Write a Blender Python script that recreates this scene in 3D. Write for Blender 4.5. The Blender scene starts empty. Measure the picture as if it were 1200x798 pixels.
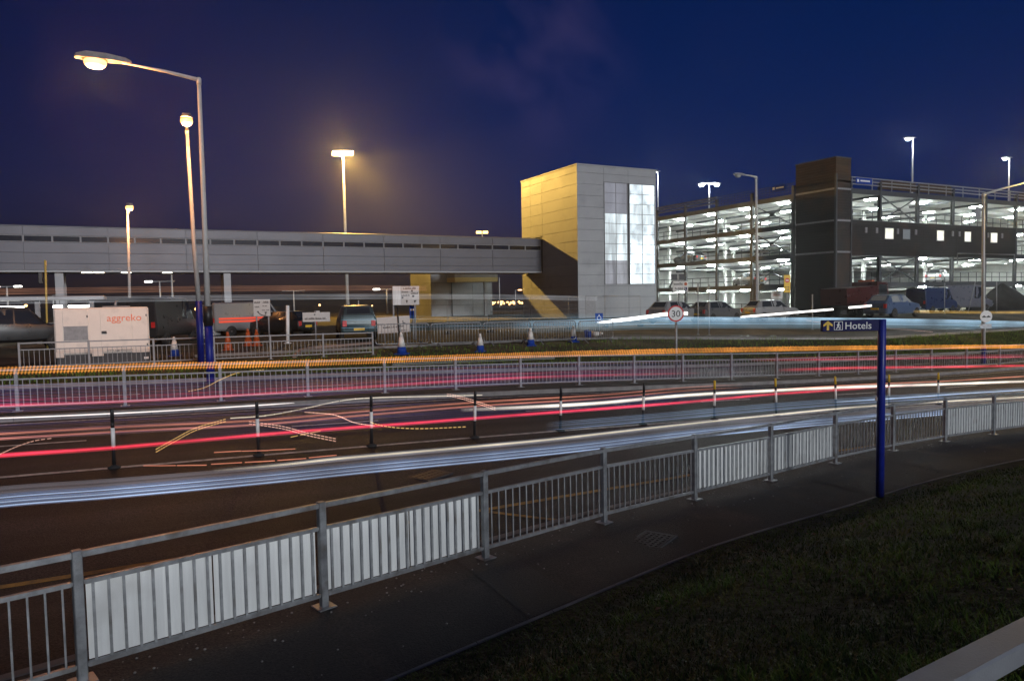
HAZE = .00045
import bpy, math, random
from mathutils import Vector, Matrix
random.seed(7)
rnd = random.Random(11)
PI = math.pi
R = math.radians
sc = bpy.context.scene
col = sc.collection

# ------------------------------------------------------------------ camera frame
# World axes: x runs along the road, y away from the camera across it, eye at the origin.
YAW = R(62.7)
FL = 850.0                       # focal length for a 1200 px wide frame
PITCH = math.atan(49.0 / FL)
ROLL = 0.017
F0 = Vector((math.cos(YAW), math.sin(YAW), 0))
R0 = Vector((math.sin(YAW), -math.cos(YAW), 0))
UPW = Vector((0, 0, 1))
FW = F0 * math.cos(PITCH) - UPW * math.sin(PITCH)
U1 = F0 * math.sin(PITCH) + UPW * math.cos(PITCH)
RT = R0 * math.cos(ROLL) - U1 * math.sin(ROLL)
UP = U1 * math.cos(ROLL) + R0 * math.sin(ROLL)
CAMROT = math.atan2(R0.y, R0.x)   # z rotation that turns local x to the camera's right

def ray(x, y):
    return FW + RT * ((x - 600) / FL) - UP * ((y - 399) / FL)
def on_v(x, y, v):
    d = ray(x, y); return d * (v / d.y)
def on_u(x, y, u):
    d = ray(x, y); return d * (u / d.x)
def on_z(x, y, z):
    d = ray(x, y); return d * (z / d.z)
def project(p):
    p = Vector(p); d = p.dot(FW); return 600 + FL * p.dot(RT) / d, 399 - FL * p.dot(UP) / d
def lerp(a, b, t): return a + (b - a) * t
def table(tb, x):
    if x <= tb[0][0]: return tb[0][1]
    for (a, b), (c, d) in zip(tb, tb[1:]):
        if x <= c: return lerp(b, d, (x - a) / (c - a))
    return tb[-1][1]
def smooth(a, b, x):
    t = min(1, max(0, (x - a) / (b - a))); return t * t * (3 - 2 * t)

# ------------------------------------------------------------------ terrain
PROF = [(-80, -2.0), (-20, -2.35), (-8, -2.60), (-0.4, -2.81), (6.4, -2.97), (13.2, -3.22), (22.5, -3.62), (35, -3.95), (60, -4.15), (300, -4.2)]
FEN = [(-30, -1.5), (-12, 3.2), (-3, 5.6), (-.37, 6.27), (1.55, 6.86), (3.4, 7.38), (5.4, 7.97), (7.5, 8.55), (9.8, 9.12), (11.9, 9.57), (14, 9.92), (15.9, 10.15), (17.8, 10.3), (22, 10.45), (40, 10.5), (300, 10.5)]
FZ = [(-30, -2.4), (-3, -2.78), (-.37, -2.84), (1.55, -2.89), (5.4, -3.02), (9.8, -3.27), (14, -3.45), (17.8, -3.56), (25, -3.85), (60, -4.1), (300, -4.1)]
def fen(u):
    return sum(table(FEN, u + d) for d in (-1.6, -.8, 0, .8, 1.6)) / 5
def prof(u):
    return sum(table(PROF, u + d) for d in (-4, -2, 0, 2, 4)) / 5
def kerb(u): return fen(u) + .42
def back(u): return fen(u) - table([(-3, 1.7), (6.4, 1.5), (10.7, 1.7), (16, 1.9), (40, 2.2)], u)
def road_z(u, v):
    p = prof(u)
    if v < 14.2: return p + .055 * (max(v, 9.4) - 14.2)
    return p + .04 * (v - 14.2)
def foot_z(u):
    return max(table(FZ, u), road_z(u, kerb(u)) + .10)
PLAT = -1.95
ISL = (19.3, 20.5)                # raised island under the far guard rail
FAR = 24.6                        # far edge of the second carriageway
def tc_(u): return lerp(34.3, 29.2, smooth(16, 38, u))      # centre line of the terminal road
def gz(u, v):
    b, k = back(u), kerb(u)
    if v <= b:
        zf = foot_z(u)
        d = b - v
        return zf + min(.27 * d, 1.28 + .02 * max(0, d - 4.7)) * (.25 + .75 * smooth(0, 1.2, d)) + .03 * math.sin(u * 1.7 + v) * smooth(.3, 2, d)
    if v <= k: return foot_z(u)
    if v <= FAR:
        if ISL[0] <= v <= ISL[1]: return road_z(u, v) + .12
        return road_z(u, v)
    z0 = road_z(u, FAR) + .11
    e = tc_(u) - 2.4; ze = lerp(-2.15, -2.6, smooth(18, 40, u))
    if v < e: return z0 + (ze - z0) * smooth(FAR, e, v)
    return ze + (PLAT - ze) * smooth(e + 4.2, e + 9, v)
def on_ground(x, y):
    d = ray(x, y)
    t, st = 2.0, .05
    while t < 400:
        p = d * t
        if p.z < gz(p.x, p.y): break
        t += st; st *= 1.004
    return d * t

# ------------------------------------------------------------------ mesh builder
class MB:
    def __init__(s): s.v = []; s.f = []; s.sm = []
    def face(s, pts, smooth=False):
        n = len(s.v); s.v += [tuple(p) for p in pts]; s.f.append(tuple(range(n, n + len(pts)))); s.sm.append(smooth)
    def mesh(s, vs, fs, smooth=False):
        n = len(s.v); s.v += [tuple(p) for p in vs]
        for f in fs: s.f.append(tuple(i + n for i in f)); s.sm.append(smooth)
    def box(s, a, b, M=None):
        (x0, y0, z0), (x1, y1, z1) = a, b
        vs = [Vector(p) for p in ((x0, y0, z0), (x1, y0, z0), (x1, y1, z0), (x0, y1, z0), (x0, y0, z1), (x1, y0, z1), (x1, y1, z1), (x0, y1, z1))]
        if M is not None: vs = [M @ p for p in vs]
        s.mesh(vs, [(0, 3, 2, 1), (4, 5, 6, 7), (0, 1, 5, 4), (1, 2, 6, 5), (2, 3, 7, 6), (3, 0, 4, 7)])
        return s
    def cbox(s, c, d, rz=0):
        M = Matrix.Translation(Vector(c)) @ Matrix.Rotation(rz, 4, 'Z')
        return s.box([-q / 2 for q in d], [q / 2 for q in d], M)
    def bevbox(s, a, b, r, M=None):
        # a box with its vertical and horizontal edges chamfered by r
        (x0, y0, z0), (x1, y1, z1) = a, b
        rings = []
        for z, i in ((z0, r), (z0 + r, 0), (z1 - r, 0), (z1, r)):
            X0, X1, Y0, Y1 = x0 + i, x1 - i, y0 + i, y1 - i
            rings.append([(X0 + r, Y0, z), (X1 - r, Y0, z), (X1, Y0 + r, z), (X1, Y1 - r, z), (X1 - r, Y1, z), (X0 + r, Y1, z), (X0, Y1 - r, z), (X0, Y0 + r, z)])
        vs = [Vector(p) for q in rings for p in q]
        if M is not None: vs = [M @ p for p in vs]
        fs = [tuple(range(7, -1, -1)), tuple(range(24, 32))]
        for k in range(3):
            for i in range(8):
                j = (i + 1) % 8; fs.append((k * 8 + i, k * 8 + j, k * 8 + 8 + j, k * 8 + 8 + i))
        s.mesh(vs, fs); return s
    def bar(s, p, q, w, h=None):
        # square bar from p to q
        p, q = Vector(p), Vector(q); h = h or w
        d = (q - p).normalized()
        a = d.cross(UPW)
        if a.length < 1e-4: a = Vector((1, 0, 0))
        a.normalize(); b = a.cross(d).normalized()
        vs = []
        for c in (p, q):
            for i, j in ((-1, -1), (1, -1), (1, 1), (-1, 1)): vs.append(c + a * (i * w / 2) + b * (j * h / 2))
        s.mesh(vs, [(0, 3, 2, 1), (4, 5, 6, 7), (0, 1, 5, 4), (1, 2, 6, 5), (2, 3, 7, 6), (3, 0, 4, 7)]); return s
    def tube(s, pts, r, n=8, cap=True):
        pts = [Vector(p) for p in pts]
        rs = r if isinstance(r, (list, tuple)) else [r] * len(pts)
        base = len(s.v); m = len(pts)
        ref = None
        for i, p in enumerate(pts):
            d = (pts[min(i + 1, m - 1)] - pts[max(i - 1, 0)]).normalized()
            if ref is None: ref = Vector((0, 0, 1)) if abs(d.z) < .9 else Vector((1, 0, 0))
            a = d.cross(ref)
            if a.length < 1e-4: a = d.cross(Vector((0, 1, 0)))
            a.normalize(); b = d.cross(a).normalized()
            for k in range(n):
                t = 2 * PI * k / n
                s.v.append(tuple(p + a * (rs[i] * math.cos(t)) + b * (rs[i] * math.sin(t))))
        for i in range(m - 1):
            for k in range(n):
                j = (k + 1) % n
                s.f.append((base + i * n + k, base + i * n + j, base + (i + 1) * n + j, base + (i + 1) * n + k)); s.sm.append(True)
        if cap:
            s.f.append(tuple(base + k for k in range(n - 1, -1, -1))); s.sm.append(False)
            s.f.append(tuple(base + (m - 1) * n + k for k in range(n))); s.sm.append(False)
        return s
    def lathe(s, prof_, n=16, M=None, sm=True):
        base = len(s.v)
        for (r, z) in prof_:
            for k in range(n):
                p = Vector((r * math.cos(2 * PI * k / n), r * math.sin(2 * PI * k / n), z))
                if M is not None: p = M @ p
                s.v.append(tuple(p))
        for i in range(len(prof_) - 1):
            for k in range(n):
                j = (k + 1) % n
                s.f.append((base + i * n + k, base + i * n + j, base + (i + 1) * n + j, base + (i + 1) * n + k)); s.sm.append(sm)
        s.f.append(tuple(base + k for k in range(n - 1, -1, -1))); s.sm.append(False)
        s.f.append(tuple(base + (len(prof_) - 1) * n + k for k in range(n))); s.sm.append(False)
        return s
    def prism(s, poly, y0, y1, M=None):
        # polygon in local x,z extruded along y
        n = len(poly)
        vs = [Vector((x, y0, z)) for x, z in poly] + [Vector((x, y1, z)) for x, z in poly]
        if M is not None: vs = [M @ p for p in vs]
        fs = [tuple(range(n)), tuple(range(2 * n - 1, n - 1, -1))]
        for i in range(n):
            j = (i + 1) % n; fs.append((i, i + n, j + n, j))
        s.mesh(vs, fs); return s
    def build(s, name, mat, parent=None, off=None):
        me = bpy.data.meshes.new(name)
        vs = s.v
        if off is None and parent is not None and parent.get('_off') is not None: off = tuple(parent['_off'])
        if off is not None: vs = [(x - off[0], y - off[1], z - off[2]) for x, y, z in vs]
        me.from_pydata(vs, [], s.f)
        me.polygons.foreach_set('use_smooth', s.sm)
        me.materials.append(mat); me.update()
        o = bpy.data.objects.new(name, me); col.objects.link(o)
        if parent is not None:
            o.parent = parent
            if parent.get('_off') is not None: o['_off'] = parent['_off']
        return o

def tag(o, label=None, cat=None, group=None, kind=None):
    if label: o['label'] = label
    if cat: o['category'] = cat
    if group: o['group'] = group
    if kind: o['kind'] = kind
    return o
def thing(name, label, cat, loc=(0, 0, 0), rz=0, group=None, world=False):
    o = bpy.data.objects.new(name, None); col.objects.link(o)
    o.empty_display_size = .3
    o.location = loc; o.rotation_euler = (0, 0, rz)
    if world: o['_off'] = list(loc)   # its parts are written in world coordinates
    return tag(o, label, cat, group)
def copy_tree(o, parent=None):
    c = o.copy(); col.objects.link(c)
    if parent is not None: c.parent = parent
    for ch in list(o.children): copy_tree(ch, c)
    return c
def text_into(mb, s, size, M, align='LEFT', th=.004):
    cu = bpy.data.curves.new('t', 'FONT'); cu.body = s; cu.size = size; cu.align_x = align; cu.extrude = th
    cu.resolution_u = 3
    ob = bpy.data.objects.new('t', cu)
    me = bpy.data.meshes.new_from_object(ob)
    # letters lie in local x,z facing local -y
    K = M @ Matrix.Rotation(PI / 2, 4, 'X')
    mb.mesh([K @ v.co for v in me.vertices], [tuple(p.vertices) for p in me.polygons])
    bpy.data.objects.remove(ob); bpy.data.curves.remove(cu); bpy.data.meshes.remove(me)

# ------------------------------------------------------------------ materials
def mat_(name, c, rough=.6, metal=0, var=.25, scale=6, bump=0, bscale=40, c2=None, spec=.5, coords='Object', dirt=None, aniso=None, grain=None, tracks=False):
    m = bpy.data.materials.new(name); m.use_nodes = True
    nt = m.node_tree; N = nt.nodes; L = nt.links
    b = N['Principled BSDF']
    b.inputs['Roughness'].default_value = rough; b.inputs['Metallic'].default_value = metal
    b.inputs['Specular IOR Level'].default_value = spec
    tc = N.new('ShaderNodeTexCoord')
    src = tc.outputs[coords]
    if aniso:
        mp = N.new('ShaderNodeMapping'); mp.inputs['Scale'].default_value = aniso; L.new(src, mp.inputs['Vector']); src = mp.outputs[0]
    nz = N.new('ShaderNodeTexNoise'); nz.inputs['Scale'].default_value = scale; nz.inputs['Detail'].default_value = 6; nz.inputs['Roughness'].default_value = .62
    L.new(src, nz.inputs['Vector'])
    rp = N.new('ShaderNodeValToRGB')
    c2 = c2 or tuple(x * (1 - var) for x in c)
    rp.color_ramp.elements[0].position = .32; rp.color_ramp.elements[1].position = .68
    rp.color_ramp.elements[0].color = (*c2, 1); rp.color_ramp.elements[1].color = (*c, 1)
    L.new(nz.outputs['Fac'], rp.inputs[0])
    out = rp.outputs[0]
    if dirt:
        n2 = N.new('ShaderNodeTexNoise'); n2.inputs['Scale'].default_value = dirt[1]; n2.inputs['Detail'].default_value = 8
        L.new(tc.outputs[coords], n2.inputs['Vector'])
        r2 = N.new('ShaderNodeValToRGB'); r2.color_ramp.elements[0].position = .55; r2.color_ramp.elements[1].position = .72
        r2.color_ramp.elements[0].color = (0, 0, 0, 1); r2.color_ramp.elements[1].color = (1, 1, 1, 1)
        L.new(n2.outputs['Fac'], r2.inputs[0])
        mx = N.new('ShaderNodeMix'); mx.data_type = 'RGBA'; mx.inputs['B'].default_value = (*dirt[0], 1)
        L.new(r2.outputs[0], mx.inputs['Factor']); L.new(out, mx.inputs['A']); out = mx.outputs['Result']
    if tracks:
        mt = N.new('ShaderNodeMapping'); mt.inputs['Scale'].default_value = (.05, .9, 1); L.new(tc.outputs[coords], mt.inputs['Vector'])
        n3 = N.new('ShaderNodeTexNoise'); n3.inputs['Scale'].default_value = 1; n3.inputs['Detail'].default_value = 4; L.new(mt.outputs[0], n3.inputs['Vector'])
        r3 = N.new('ShaderNodeValToRGB'); r3.color_ramp.elements[0].position = .38; r3.color_ramp.elements[1].position = .62
        r3.color_ramp.elements[0].color = (.5, .5, .5, 1); r3.color_ramp.elements[1].color = (1.3, 1.3, 1.3, 1); L.new(n3.outputs['Fac'], r3.inputs[0])
        m3 = N.new('ShaderNodeMix'); m3.data_type = 'RGBA'; m3.blend_type = 'MULTIPLY'; m3.inputs['Factor'].default_value = 1
        L.new(out, m3.inputs['A']); L.new(r3.outputs[0], m3.inputs['B']); out = m3.outputs['Result']
    if grain:
        ng = N.new('ShaderNodeTexNoise'); ng.inputs['Scale'].default_value = grain; ng.inputs['Detail'].default_value = 3; ng.inputs['Roughness'].default_value = .75
        L.new(tc.outputs[coords], ng.inputs['Vector'])
        rg = N.new('ShaderNodeValToRGB'); rg.color_ramp.elements[0].position = .36; rg.color_ramp.elements[1].position = .70
        rg.color_ramp.elements[0].color = (.38, .38, .38, 1); rg.color_ramp.elements[1].color = (1.9, 1.85, 1.8, 1); L.new(ng.outputs['Fac'], rg.inputs[0])
        mg = N.new('ShaderNodeMix'); mg.data_type = 'RGBA'; mg.blend_type = 'MULTIPLY'; mg.inputs['Factor'].default_value = 1
        L.new(out, mg.inputs['A']); L.new(rg.outputs[0], mg.inputs['B']); out = mg.outputs['Result']
    L.new(out, b.inputs['Base Color'])
    rr = N.new('ShaderNodeMapRange'); rr.inputs[3].default_value = max(.03, rough - .12); rr.inputs[4].default_value = min(1, rough + .12)
    L.new(nz.outputs['Fac'], rr.inputs[0]); L.new(rr.outputs[0], b.inputs['Roughness'])
    if bump:
        nb = N.new('ShaderNodeTexNoise'); nb.inputs['Scale'].default_value = bscale; nb.inputs['Detail'].default_value = 5
        L.new(tc.outputs[coords], nb.inputs['Vector'])
        bp = N.new('ShaderNodeBump'); bp.inputs['Strength'].default_value = bump; bp.inputs['Distance'].default_value = .02
        L.new(nb.outputs['Fac'], bp.inputs['Height']); L.new(bp.outputs[0], b.inputs['Normal'])
    return m
def emit(name, c, s, base=(.8, .8, .8), noise=None):
    m = bpy.data.materials.new(name); m.use_nodes = True
    nt = m.node_tree; N = nt.nodes; L = nt.links
    b = N['Principled BSDF']; b.inputs['Base Color'].default_value = (*base, 1)
    b.inputs['Emission Color'].default_value = (*c, 1); b.inputs['Emission Strength'].default_value = s
    if noise:
        tc = N.new('ShaderNodeTexCoord')
        mp = N.new('ShaderNodeMapping'); mp.inputs['Scale'].default_value = noise[0]; L.new(tc.outputs['Object'], mp.inputs['Vector'])
        nz = N.new('ShaderNodeTexNoise'); nz.inputs['Scale'].default_value = 1; nz.inputs['Detail'].default_value = noise[3] if len(noise) > 3 else 3
        L.new(mp.outputs[0], nz.inputs['Vector'])
        mr = N.new('ShaderNodeMapRange'); mr.inputs[1].default_value = .35; mr.inputs[2].default_value = .65
        mr.inputs[3].default_value = noise[1]; mr.inputs[4].default_value = noise[2]
        L.new(nz.outputs['Fac'], mr.inputs[0]); L.new(mr.outputs[0], b.inputs['Emission Strength'])
    return m
def glass_(name, c, rough=.08):
    m = bpy.data.materials.new(name); m.use_nodes = True
    b = m.node_tree.nodes['Principled BSDF']; b.inputs['Base Color'].default_value = (*c, 1); b.inputs['Roughness'].default_value = rough
    b.inputs['Specular IOR Level'].default_value = .7
    return m

M = {}
M['asphalt'] = mat_('asphalt', (.042, .037, .037), .60, spec=.10, tracks=True, var=.45, scale=1.3, bump=1.0, bscale=75, dirt=((.03, .028, .027), .55), grain=38)
M['asphalt2'] = mat_('footway_asphalt', (.031, .026, .024), .85, var=.4, scale=1.8, bump=.9, bscale=60, dirt=((.055, .043, .036), 1.1), grain=42)
M['earth'] = mat_('earth', (.055, .045, .028), .95, var=.6, scale=.5, bump=.6, bscale=12, c2=(.028, .03, .012), dirt=((.09, .065, .04), .23))
M['verge'] = mat_('verge_grass', (.035, .042, .014), .95, var=.6, scale=2.2, bump=.8, bscale=30, c2=(.016, .02, .006))
M['kerbstone'] = mat_('kerbstone', (.24, .23, .22), .85, var=.4, scale=3, bump=.3, bscale=50)
M['galv'] = mat_('galvanised_steel', (.36, .38, .40), .48, metal=.55, var=.4, scale=9, bump=.15, bscale=60, dirt=((.16, .15, .14), 4))
M['galv_dull'] = mat_('dull_galvanised', (.30, .30, .31), .6, metal=.3, var=.35, scale=7)
M['board'] = mat_('white_board', (.80, .83, .83), .6, var=.2, scale=4, aniso=(3, 3, .25), dirt=((.55, .56, .55), 1.5))
M['white'] = mat_('white_paint', (.78, .78, .76), .5, var=.12, scale=5)
M['sodium_tint_white'] = mat_('sodium_tint_panel', (.76, .69, .62), .5, var=.08, scale=2, dirt=((.62, .57, .52), 2.5))  # white panel with the sodium lamps' warm tint put into its colour
M['black'] = mat_('black_paint', (.016, .016, .018), .5, var=.3, scale=5)
M['rubber'] = mat_('rubber', (.02, .02, .02), .85, var=.3, scale=8)
M['dark_grey'] = mat_('dark_grey_paint', (.05, .053, .06), .6, var=.3, scale=4)
M['blue'] = mat_('blue_paint', (.008, .018, .22), .42, var=.3, scale=6, spec=.3)
M['navy'] = mat_('navy_sign', (.006, .008, .075), .5, var=.15, scale=4, spec=.12)
M['sign_blue'] = mat_('sign_blue', (.012, .05, .30), .6, var=.1, spec=.1)
M['yellow'] = mat_('yellow_paint', (.75, .48, .02), .5, var=.15)
M['road_yellow'] = mat_('road_yellow', (.42, .24, .04), .8, var=.6, scale=7, c2=(.13, .09, .04))
M['road_white'] = mat_('road_white', (.55, .55, .53), .8, var=.6, scale=7, c2=(.18, .18, .17))
M['red'] = mat_('red_paint', (.55, .02, .02), .45, var=.15)
M['orange'] = mat_('orange_plastic', (.42, .075, .015), .5, var=.2)
M['cladding'] = mat_('pale_cladding', (.31, .32, .335), .5, metal=.1, var=.10, scale=.7, dirt=((.25, .26, .275), .8))
M['bridge_clad'] = mat_('bridge_cladding', (.10, .10, .12), .45, metal=.2, var=.16, scale=.5, dirt=((.08, .08, .092), .9))
M['bridge_trim'] = mat_('bridge_trim', (.15, .15, .17), .5, metal=.2, var=.15)
M['dark_glass'] = glass_('dark_glass', (.012, .013, .017), .12)
M['car_glass'] = glass_('car_glass', (.02, .023, .027), .06)
M['pale_glass'] = glass_('pale_glass', (.30, .33, .33), .1)
M['steel_dark'] = mat_('painted_dark_steel', (.05, .054, .06), .55, var=.25, scale=2)
M['concrete'] = mat_('concrete', (.52, .52, .50), .85, var=.25, scale=.6, bump=.2, bscale=8, dirt=((.40, .40, .39), .25))
M['board_dark'] = mat_('dark_timber_board', (.024, .023, .023), .85, var=.5, scale=1.2, aniso=(.25, .25, 3), dirt=((.055, .03, .017), .22))
M['ply'] = mat_('weathered_plywood', (.075, .042, .018), .85, var=.6, scale=.8, aniso=(.3, .3, 2.2), dirt=((.03, .02, .015), .45))
M['hill'] = mat_('far_land', (.02, .018, .016), 1, var=.5, scale=.02)
M['mound'] = mat_('soil_heap', (.025, .023, .022), 1, var=.5, scale=1.5, bump=.8, bscale=5)
M['tank'] = mat_('white_tank', (.55, .55, .55), .6, var=.2)

M['patch'] = mat_('reinstated_asphalt', (.030, .028, .028), .8, var=.4, scale=3, bump=.8, bscale=70, grain=50)
M['rusty_iron'] = mat_('cast_iron', (.05, .04, .035), .55, metal=.6, var=.4, scale=12)
def paint(name, c, rough=.3): return mat_(name, c, rough, metal=.2, var=.08, scale=2)

# ------------------------------------------------------------------ ground, roads, footway
US = [-640, -350, -180, -110] + list(range(-80, -12, 4)) + [-12 + .8 * i for i in range(66)] + list(range(42, 130, 6)) + [150, 200, 300, 450, 640]
VFAR = [44, 50, 70, 110, 180, 300, 450, 640]
def structure(mb, name, mat):
    return tag(mb.build(name, mat), kind='structure')
def ground_rows(u):
    b, k = back(u), kerb(u)
    rows = [(-90, 0), (-50, 0), (-25, 0)]
    n = 44
    for i in range(n + 1):
        t = i / n; rows.append((-15 + (b + 15) * (1 - (1 - t) ** 1.7), 0))
    rows += [(b + .06, -.12), (k + .2, -.3), (14.2, -.12), (19, -.12), (20.8, -.12), (FAR - .1, -.12), (FAR + .16, 0)]
    e = tc_(u) - 2.4
    rows += [(lerp(FAR + .16, e, t / 6), 0) for t in range(1, 7)] + [(e + d, 0) for d in (.8, 1.6, 2.4, 3.2, 4.0, 4.8, 5.6, 6.4, 7.2, 8, 9)]
    rows += [(v, 0) for v in VFAR]
    return rows
mb = MB(); grid = []
for u in US:
    grid.append([(u, v, gz(u, v) + dz) for v, dz in ground_rows(u)])
nr = len(grid[0])
mb.v = [p for r in grid for p in r]
for i in range(len(US) - 1):
    for j in range(nr - 1):
        mb.f.append((i * nr + j, (i + 1) * nr + j, (i + 1) * nr + j + 1, i * nr + j + 1)); mb.sm.append(True)
# one sheet of ground; its material tells the grass bank from the rougher earth beyond the roads
gm = bpy.data.materials.new('ground_soil_and_grass'); gm.use_nodes = True
nt = gm.node_tree; N = nt.nodes; L = nt.links; bs = N['Principled BSDF']
tc = N.new('ShaderNodeTexCoord')
def noise_(sc_, det=6):
    n = N.new('ShaderNodeTexNoise'); n.inputs['Scale'].default_value = sc_; n.inputs['Detail'].default_value = det; L.new(tc.outputs['Object'], n.inputs['Vector']); return n
def ramp_(f, stops):
    r = N.new('ShaderNodeValToRGB')
    while len(r.color_ramp.elements) < len(stops): r.color_ramp.elements.new(.5)
    for e, (p, c) in zip(r.color_ramp.elements, stops): e.position = p; e.color = (*c, 1)
    L.new(f, r.inputs[0]); return r
def mix_(f, a, b):
    m = N.new('ShaderNodeMix'); m.data_type = 'RGBA'; L.new(f, m.inputs['Factor']); L.new(a, m.inputs['A']); L.new(b, m.inputs['B']); return m
grs = ramp_(noise_(1.1).outputs['Fac'], [(.3, (.010, .013, .004)), (.5, (.022, .030, .008)), (.72, (.04, .036, .012))])
ear = ramp_(noise_(.5).outputs['Fac'], [(.3, (.03, .028, .02)), (.5, (.06, .05, .034)), (.7, (.11, .085, .052))])
sep = N.new('ShaderNodeSeparateXYZ'); L.new(tc.outputs['Object'], sep.inputs[0])
nz = noise_(.25)
ad = N.new('ShaderNodeMath'); ad.operation = 'MULTIPLY_ADD'; ad.inputs[1].default_value = 9; L.new(nz.outputs['Fac'], ad.inputs[0]); L.new(sep.outputs[1], ad.inputs[2])
fr = N.new('ShaderNodeMapRange'); fr.inputs[1].default_value = 31; fr.inputs[2].default_value = 36; L.new(ad.outputs[0], fr.inputs[0])
L.new(mix_(fr.outputs[0], grs.outputs[0], ear.outputs[0]).outputs['Result'], bs.inputs['Base Color'])
bs.inputs['Roughness'].default_value = .95; bs.inputs['Specular IOR Level'].default_value = .2
bp = N.new('ShaderNodeBump'); bp.inputs['Strength'].default_value = .9; bp.inputs['Distance'].default_value = .06
L.new(noise_(9, 8).outputs['Fac'], bp.inputs['Height']); L.new(bp.outputs[0], bs.inputs['Normal'])
structure(mb, 'ground', gm)

UR = [u for u in US if -180 <= u <= 300]
def strip(us, rows, zf):
    m = MB(); nr = None; g = []
    for u in us:
        rr = rows(u) if callable(rows) else rows
        nr = len(rr); g += [(u, v, zf(u, v)) for v in rr]
    m.v = g
    for i in range(len(us) - 1):
        for j in range(nr - 1):
            m.f.append((i * nr + j, (i + 1) * nr + j, (i + 1) * nr + j + 1, i * nr + j + 1)); m.sm.append(True)
    return m
structure(strip(UR, lambda u: [lerp(kerb(u) + .02, 14.2, t / 8) for t in range(8)] + [14.2, 16, 18, ISL[0] + .02], lambda u, v: road_z(u, v)), 'road', M['asphalt'])
structure(strip(UR, [ISL[1] - .02, 21.5, 23, FAR + .02], lambda u, v: road_z(u, v)), 'second_carriageway', M['asphalt'])
structure(strip([u for u in UR if -60 < u < 140], lambda u: [tc_(u) - 2.4 + d for d in (0, .8, 1.6, 2.4, 3.2, 4.0, 4.8)], lambda u, v: gz(u, v) + .03), 'terminal_road', M['asphalt'])
structure(strip(UR, lambda u: [lerp(back(u), kerb(u), t / 4) for t in range(5)], lambda u, v: foot_z(u)), 'footway', M['asphalt2'])
def kerb_line(us, v0, v1, z0, z1, name, mat, seg=.914):
    # upright kerbstones laid end to end with thin joints
    m = MB(); u = us[0]
    while u < us[1]:
        a, b = u + .004, u + seg - .004
        pts = []
        for q in (a, b):
            V0, V1 = v0(q), v1(q)
            pts.append([(q, V0, z0(q)), (q, V0, z1(q) - .015), (q, V0 + .015, z1(q)), (q, V1 - .015, z1(q)), (q, V1, z1(q) - .015), (q, V1, z0(q))])
        vs = pts[0] + pts[1]
        m.mesh(vs, [(i, i + 6, (i + 1) % 6 + 6, (i + 1) % 6) for i in range(6)] + [(5, 4, 3, 2, 1, 0), (6, 7, 8, 9, 10, 11)])
        u += seg
    return structure(m, name, mat)
kerb_line((-14, 60), lambda u: kerb(u), lambda u: kerb(u) + .13, lambda u: road_z(u, kerb(u)) - .1, lambda u: foot_z(u) + .006, 'kerb', M['kerbstone'])
kerb_line((-14, 45), lambda u: back(u) - .06, lambda u: back(u), lambda u: foot_z(u) - .1, lambda u: foot_z(u) + .012, 'path_edging', M['kerbstone'])
kerb_line((-40, 110), lambda u: ISL[0], lambda u: ISL[0] + .14, lambda u: road_z(u, ISL[0]) - .1, lambda u: road_z(u, ISL[0]) + .13, 'island_kerb', M['kerbstone'])
kerb_line((-40, 110), lambda u: ISL[1] - .14, lambda u: ISL[1], lambda u: road_z(u, ISL[1]) - .1, lambda u: road_z(u, ISL[1]) + .13, 'island_kerb', M['kerbstone'])
structure(strip(UR, [ISL[0] + .13, 19.9, ISL[1] - .13], lambda u, v: road_z(u, v) + .122), 'traffic_island', M['asphalt2'])
kerb_line((-40, 110), lambda u: FAR, lambda u: FAR + .14, lambda u: road_z(u, FAR) - .1, lambda u: road_z(u, FAR) + .12, 'verge_kerb', M['kerbstone'])
kerb_line((2, 110), lambda u: tc_(u) - 2.53, lambda u: tc_(u) - 2.4, lambda u: gz(u, tc_(u) - 2.5) - .1, lambda u: gz(u, tc_(u) - 2.5) + .11, 'terminal_kerb', M['kerbstone'])

# painted markings, each a thin sheet on its road
def line(pts, w, mat, name, lift=.005, zf=gz):
    m = MB(); dense = []
    for (a, b) in zip(pts, pts[1:]):
        n = max(2, int((Vector(b) - Vector(a)).length / .6))
        dense += [Vector(a).lerp(Vector(b), i / n) for i in range(n)]
    dense.append(Vector(pts[-1]))
    for i in range(len(dense) - 1):
        a, b = dense[i], dense[i + 1]; d = (b - a).normalized(); nrm = Vector((-d.y, d.x)) * (w / 2)
        q = [a - nrm, b - nrm, b + nrm, a + nrm]
        m.face([(p.x, p.y, zf(p.x, p.y) + lift) for p in q], True)
    return structure(m, name, mat)
line([(-9, 9.2), (-1.3, 9.45), (3.7, 9.72), (8, 10.1), (12, 10.55), (18, 11.0), (30, 11.1)], .11, M['road_yellow'], 'yellow_edge_line')
line([(4.55, 9.68), (5.7, 8.5)], .10, M['road_yellow'], 'yellow_bay_line', .009)
line([(-12, 19.0), (70, 19.0)], .10, M['road_white'], 'white_edge_line')
for i in range(14):
    u = -9 + i * 6
    line([(u, 16.7), (u + 2, 16.7)], .10, M['road_white'], 'white_lane_dash')
for v in (22.6,):
    for i in range(12):
        u = -8 + i * 6; line([(u, v), (u + 2, v)], .10, M['road_white'], 'white_lane_dash')
line([(-12, 14.2), (70, 14.2)], .12, M['road_white'], 'white_centre_line')
for u0_, u1_ in ((3.1, 3.75), (8.9, 9.3), (13.2, 14.6)):
    n_ = 4; us_ = [lerp(u0_, u1_, i / n_) for i in range(n_ + 1)]
    structure(strip(us_, lambda u: [lerp(back(u) + .02, kerb(u) - .02, t / 4) for t in range(5)], lambda u, v: foot_z(u) + .004), 'footway_patch', M['patch'])
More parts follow.
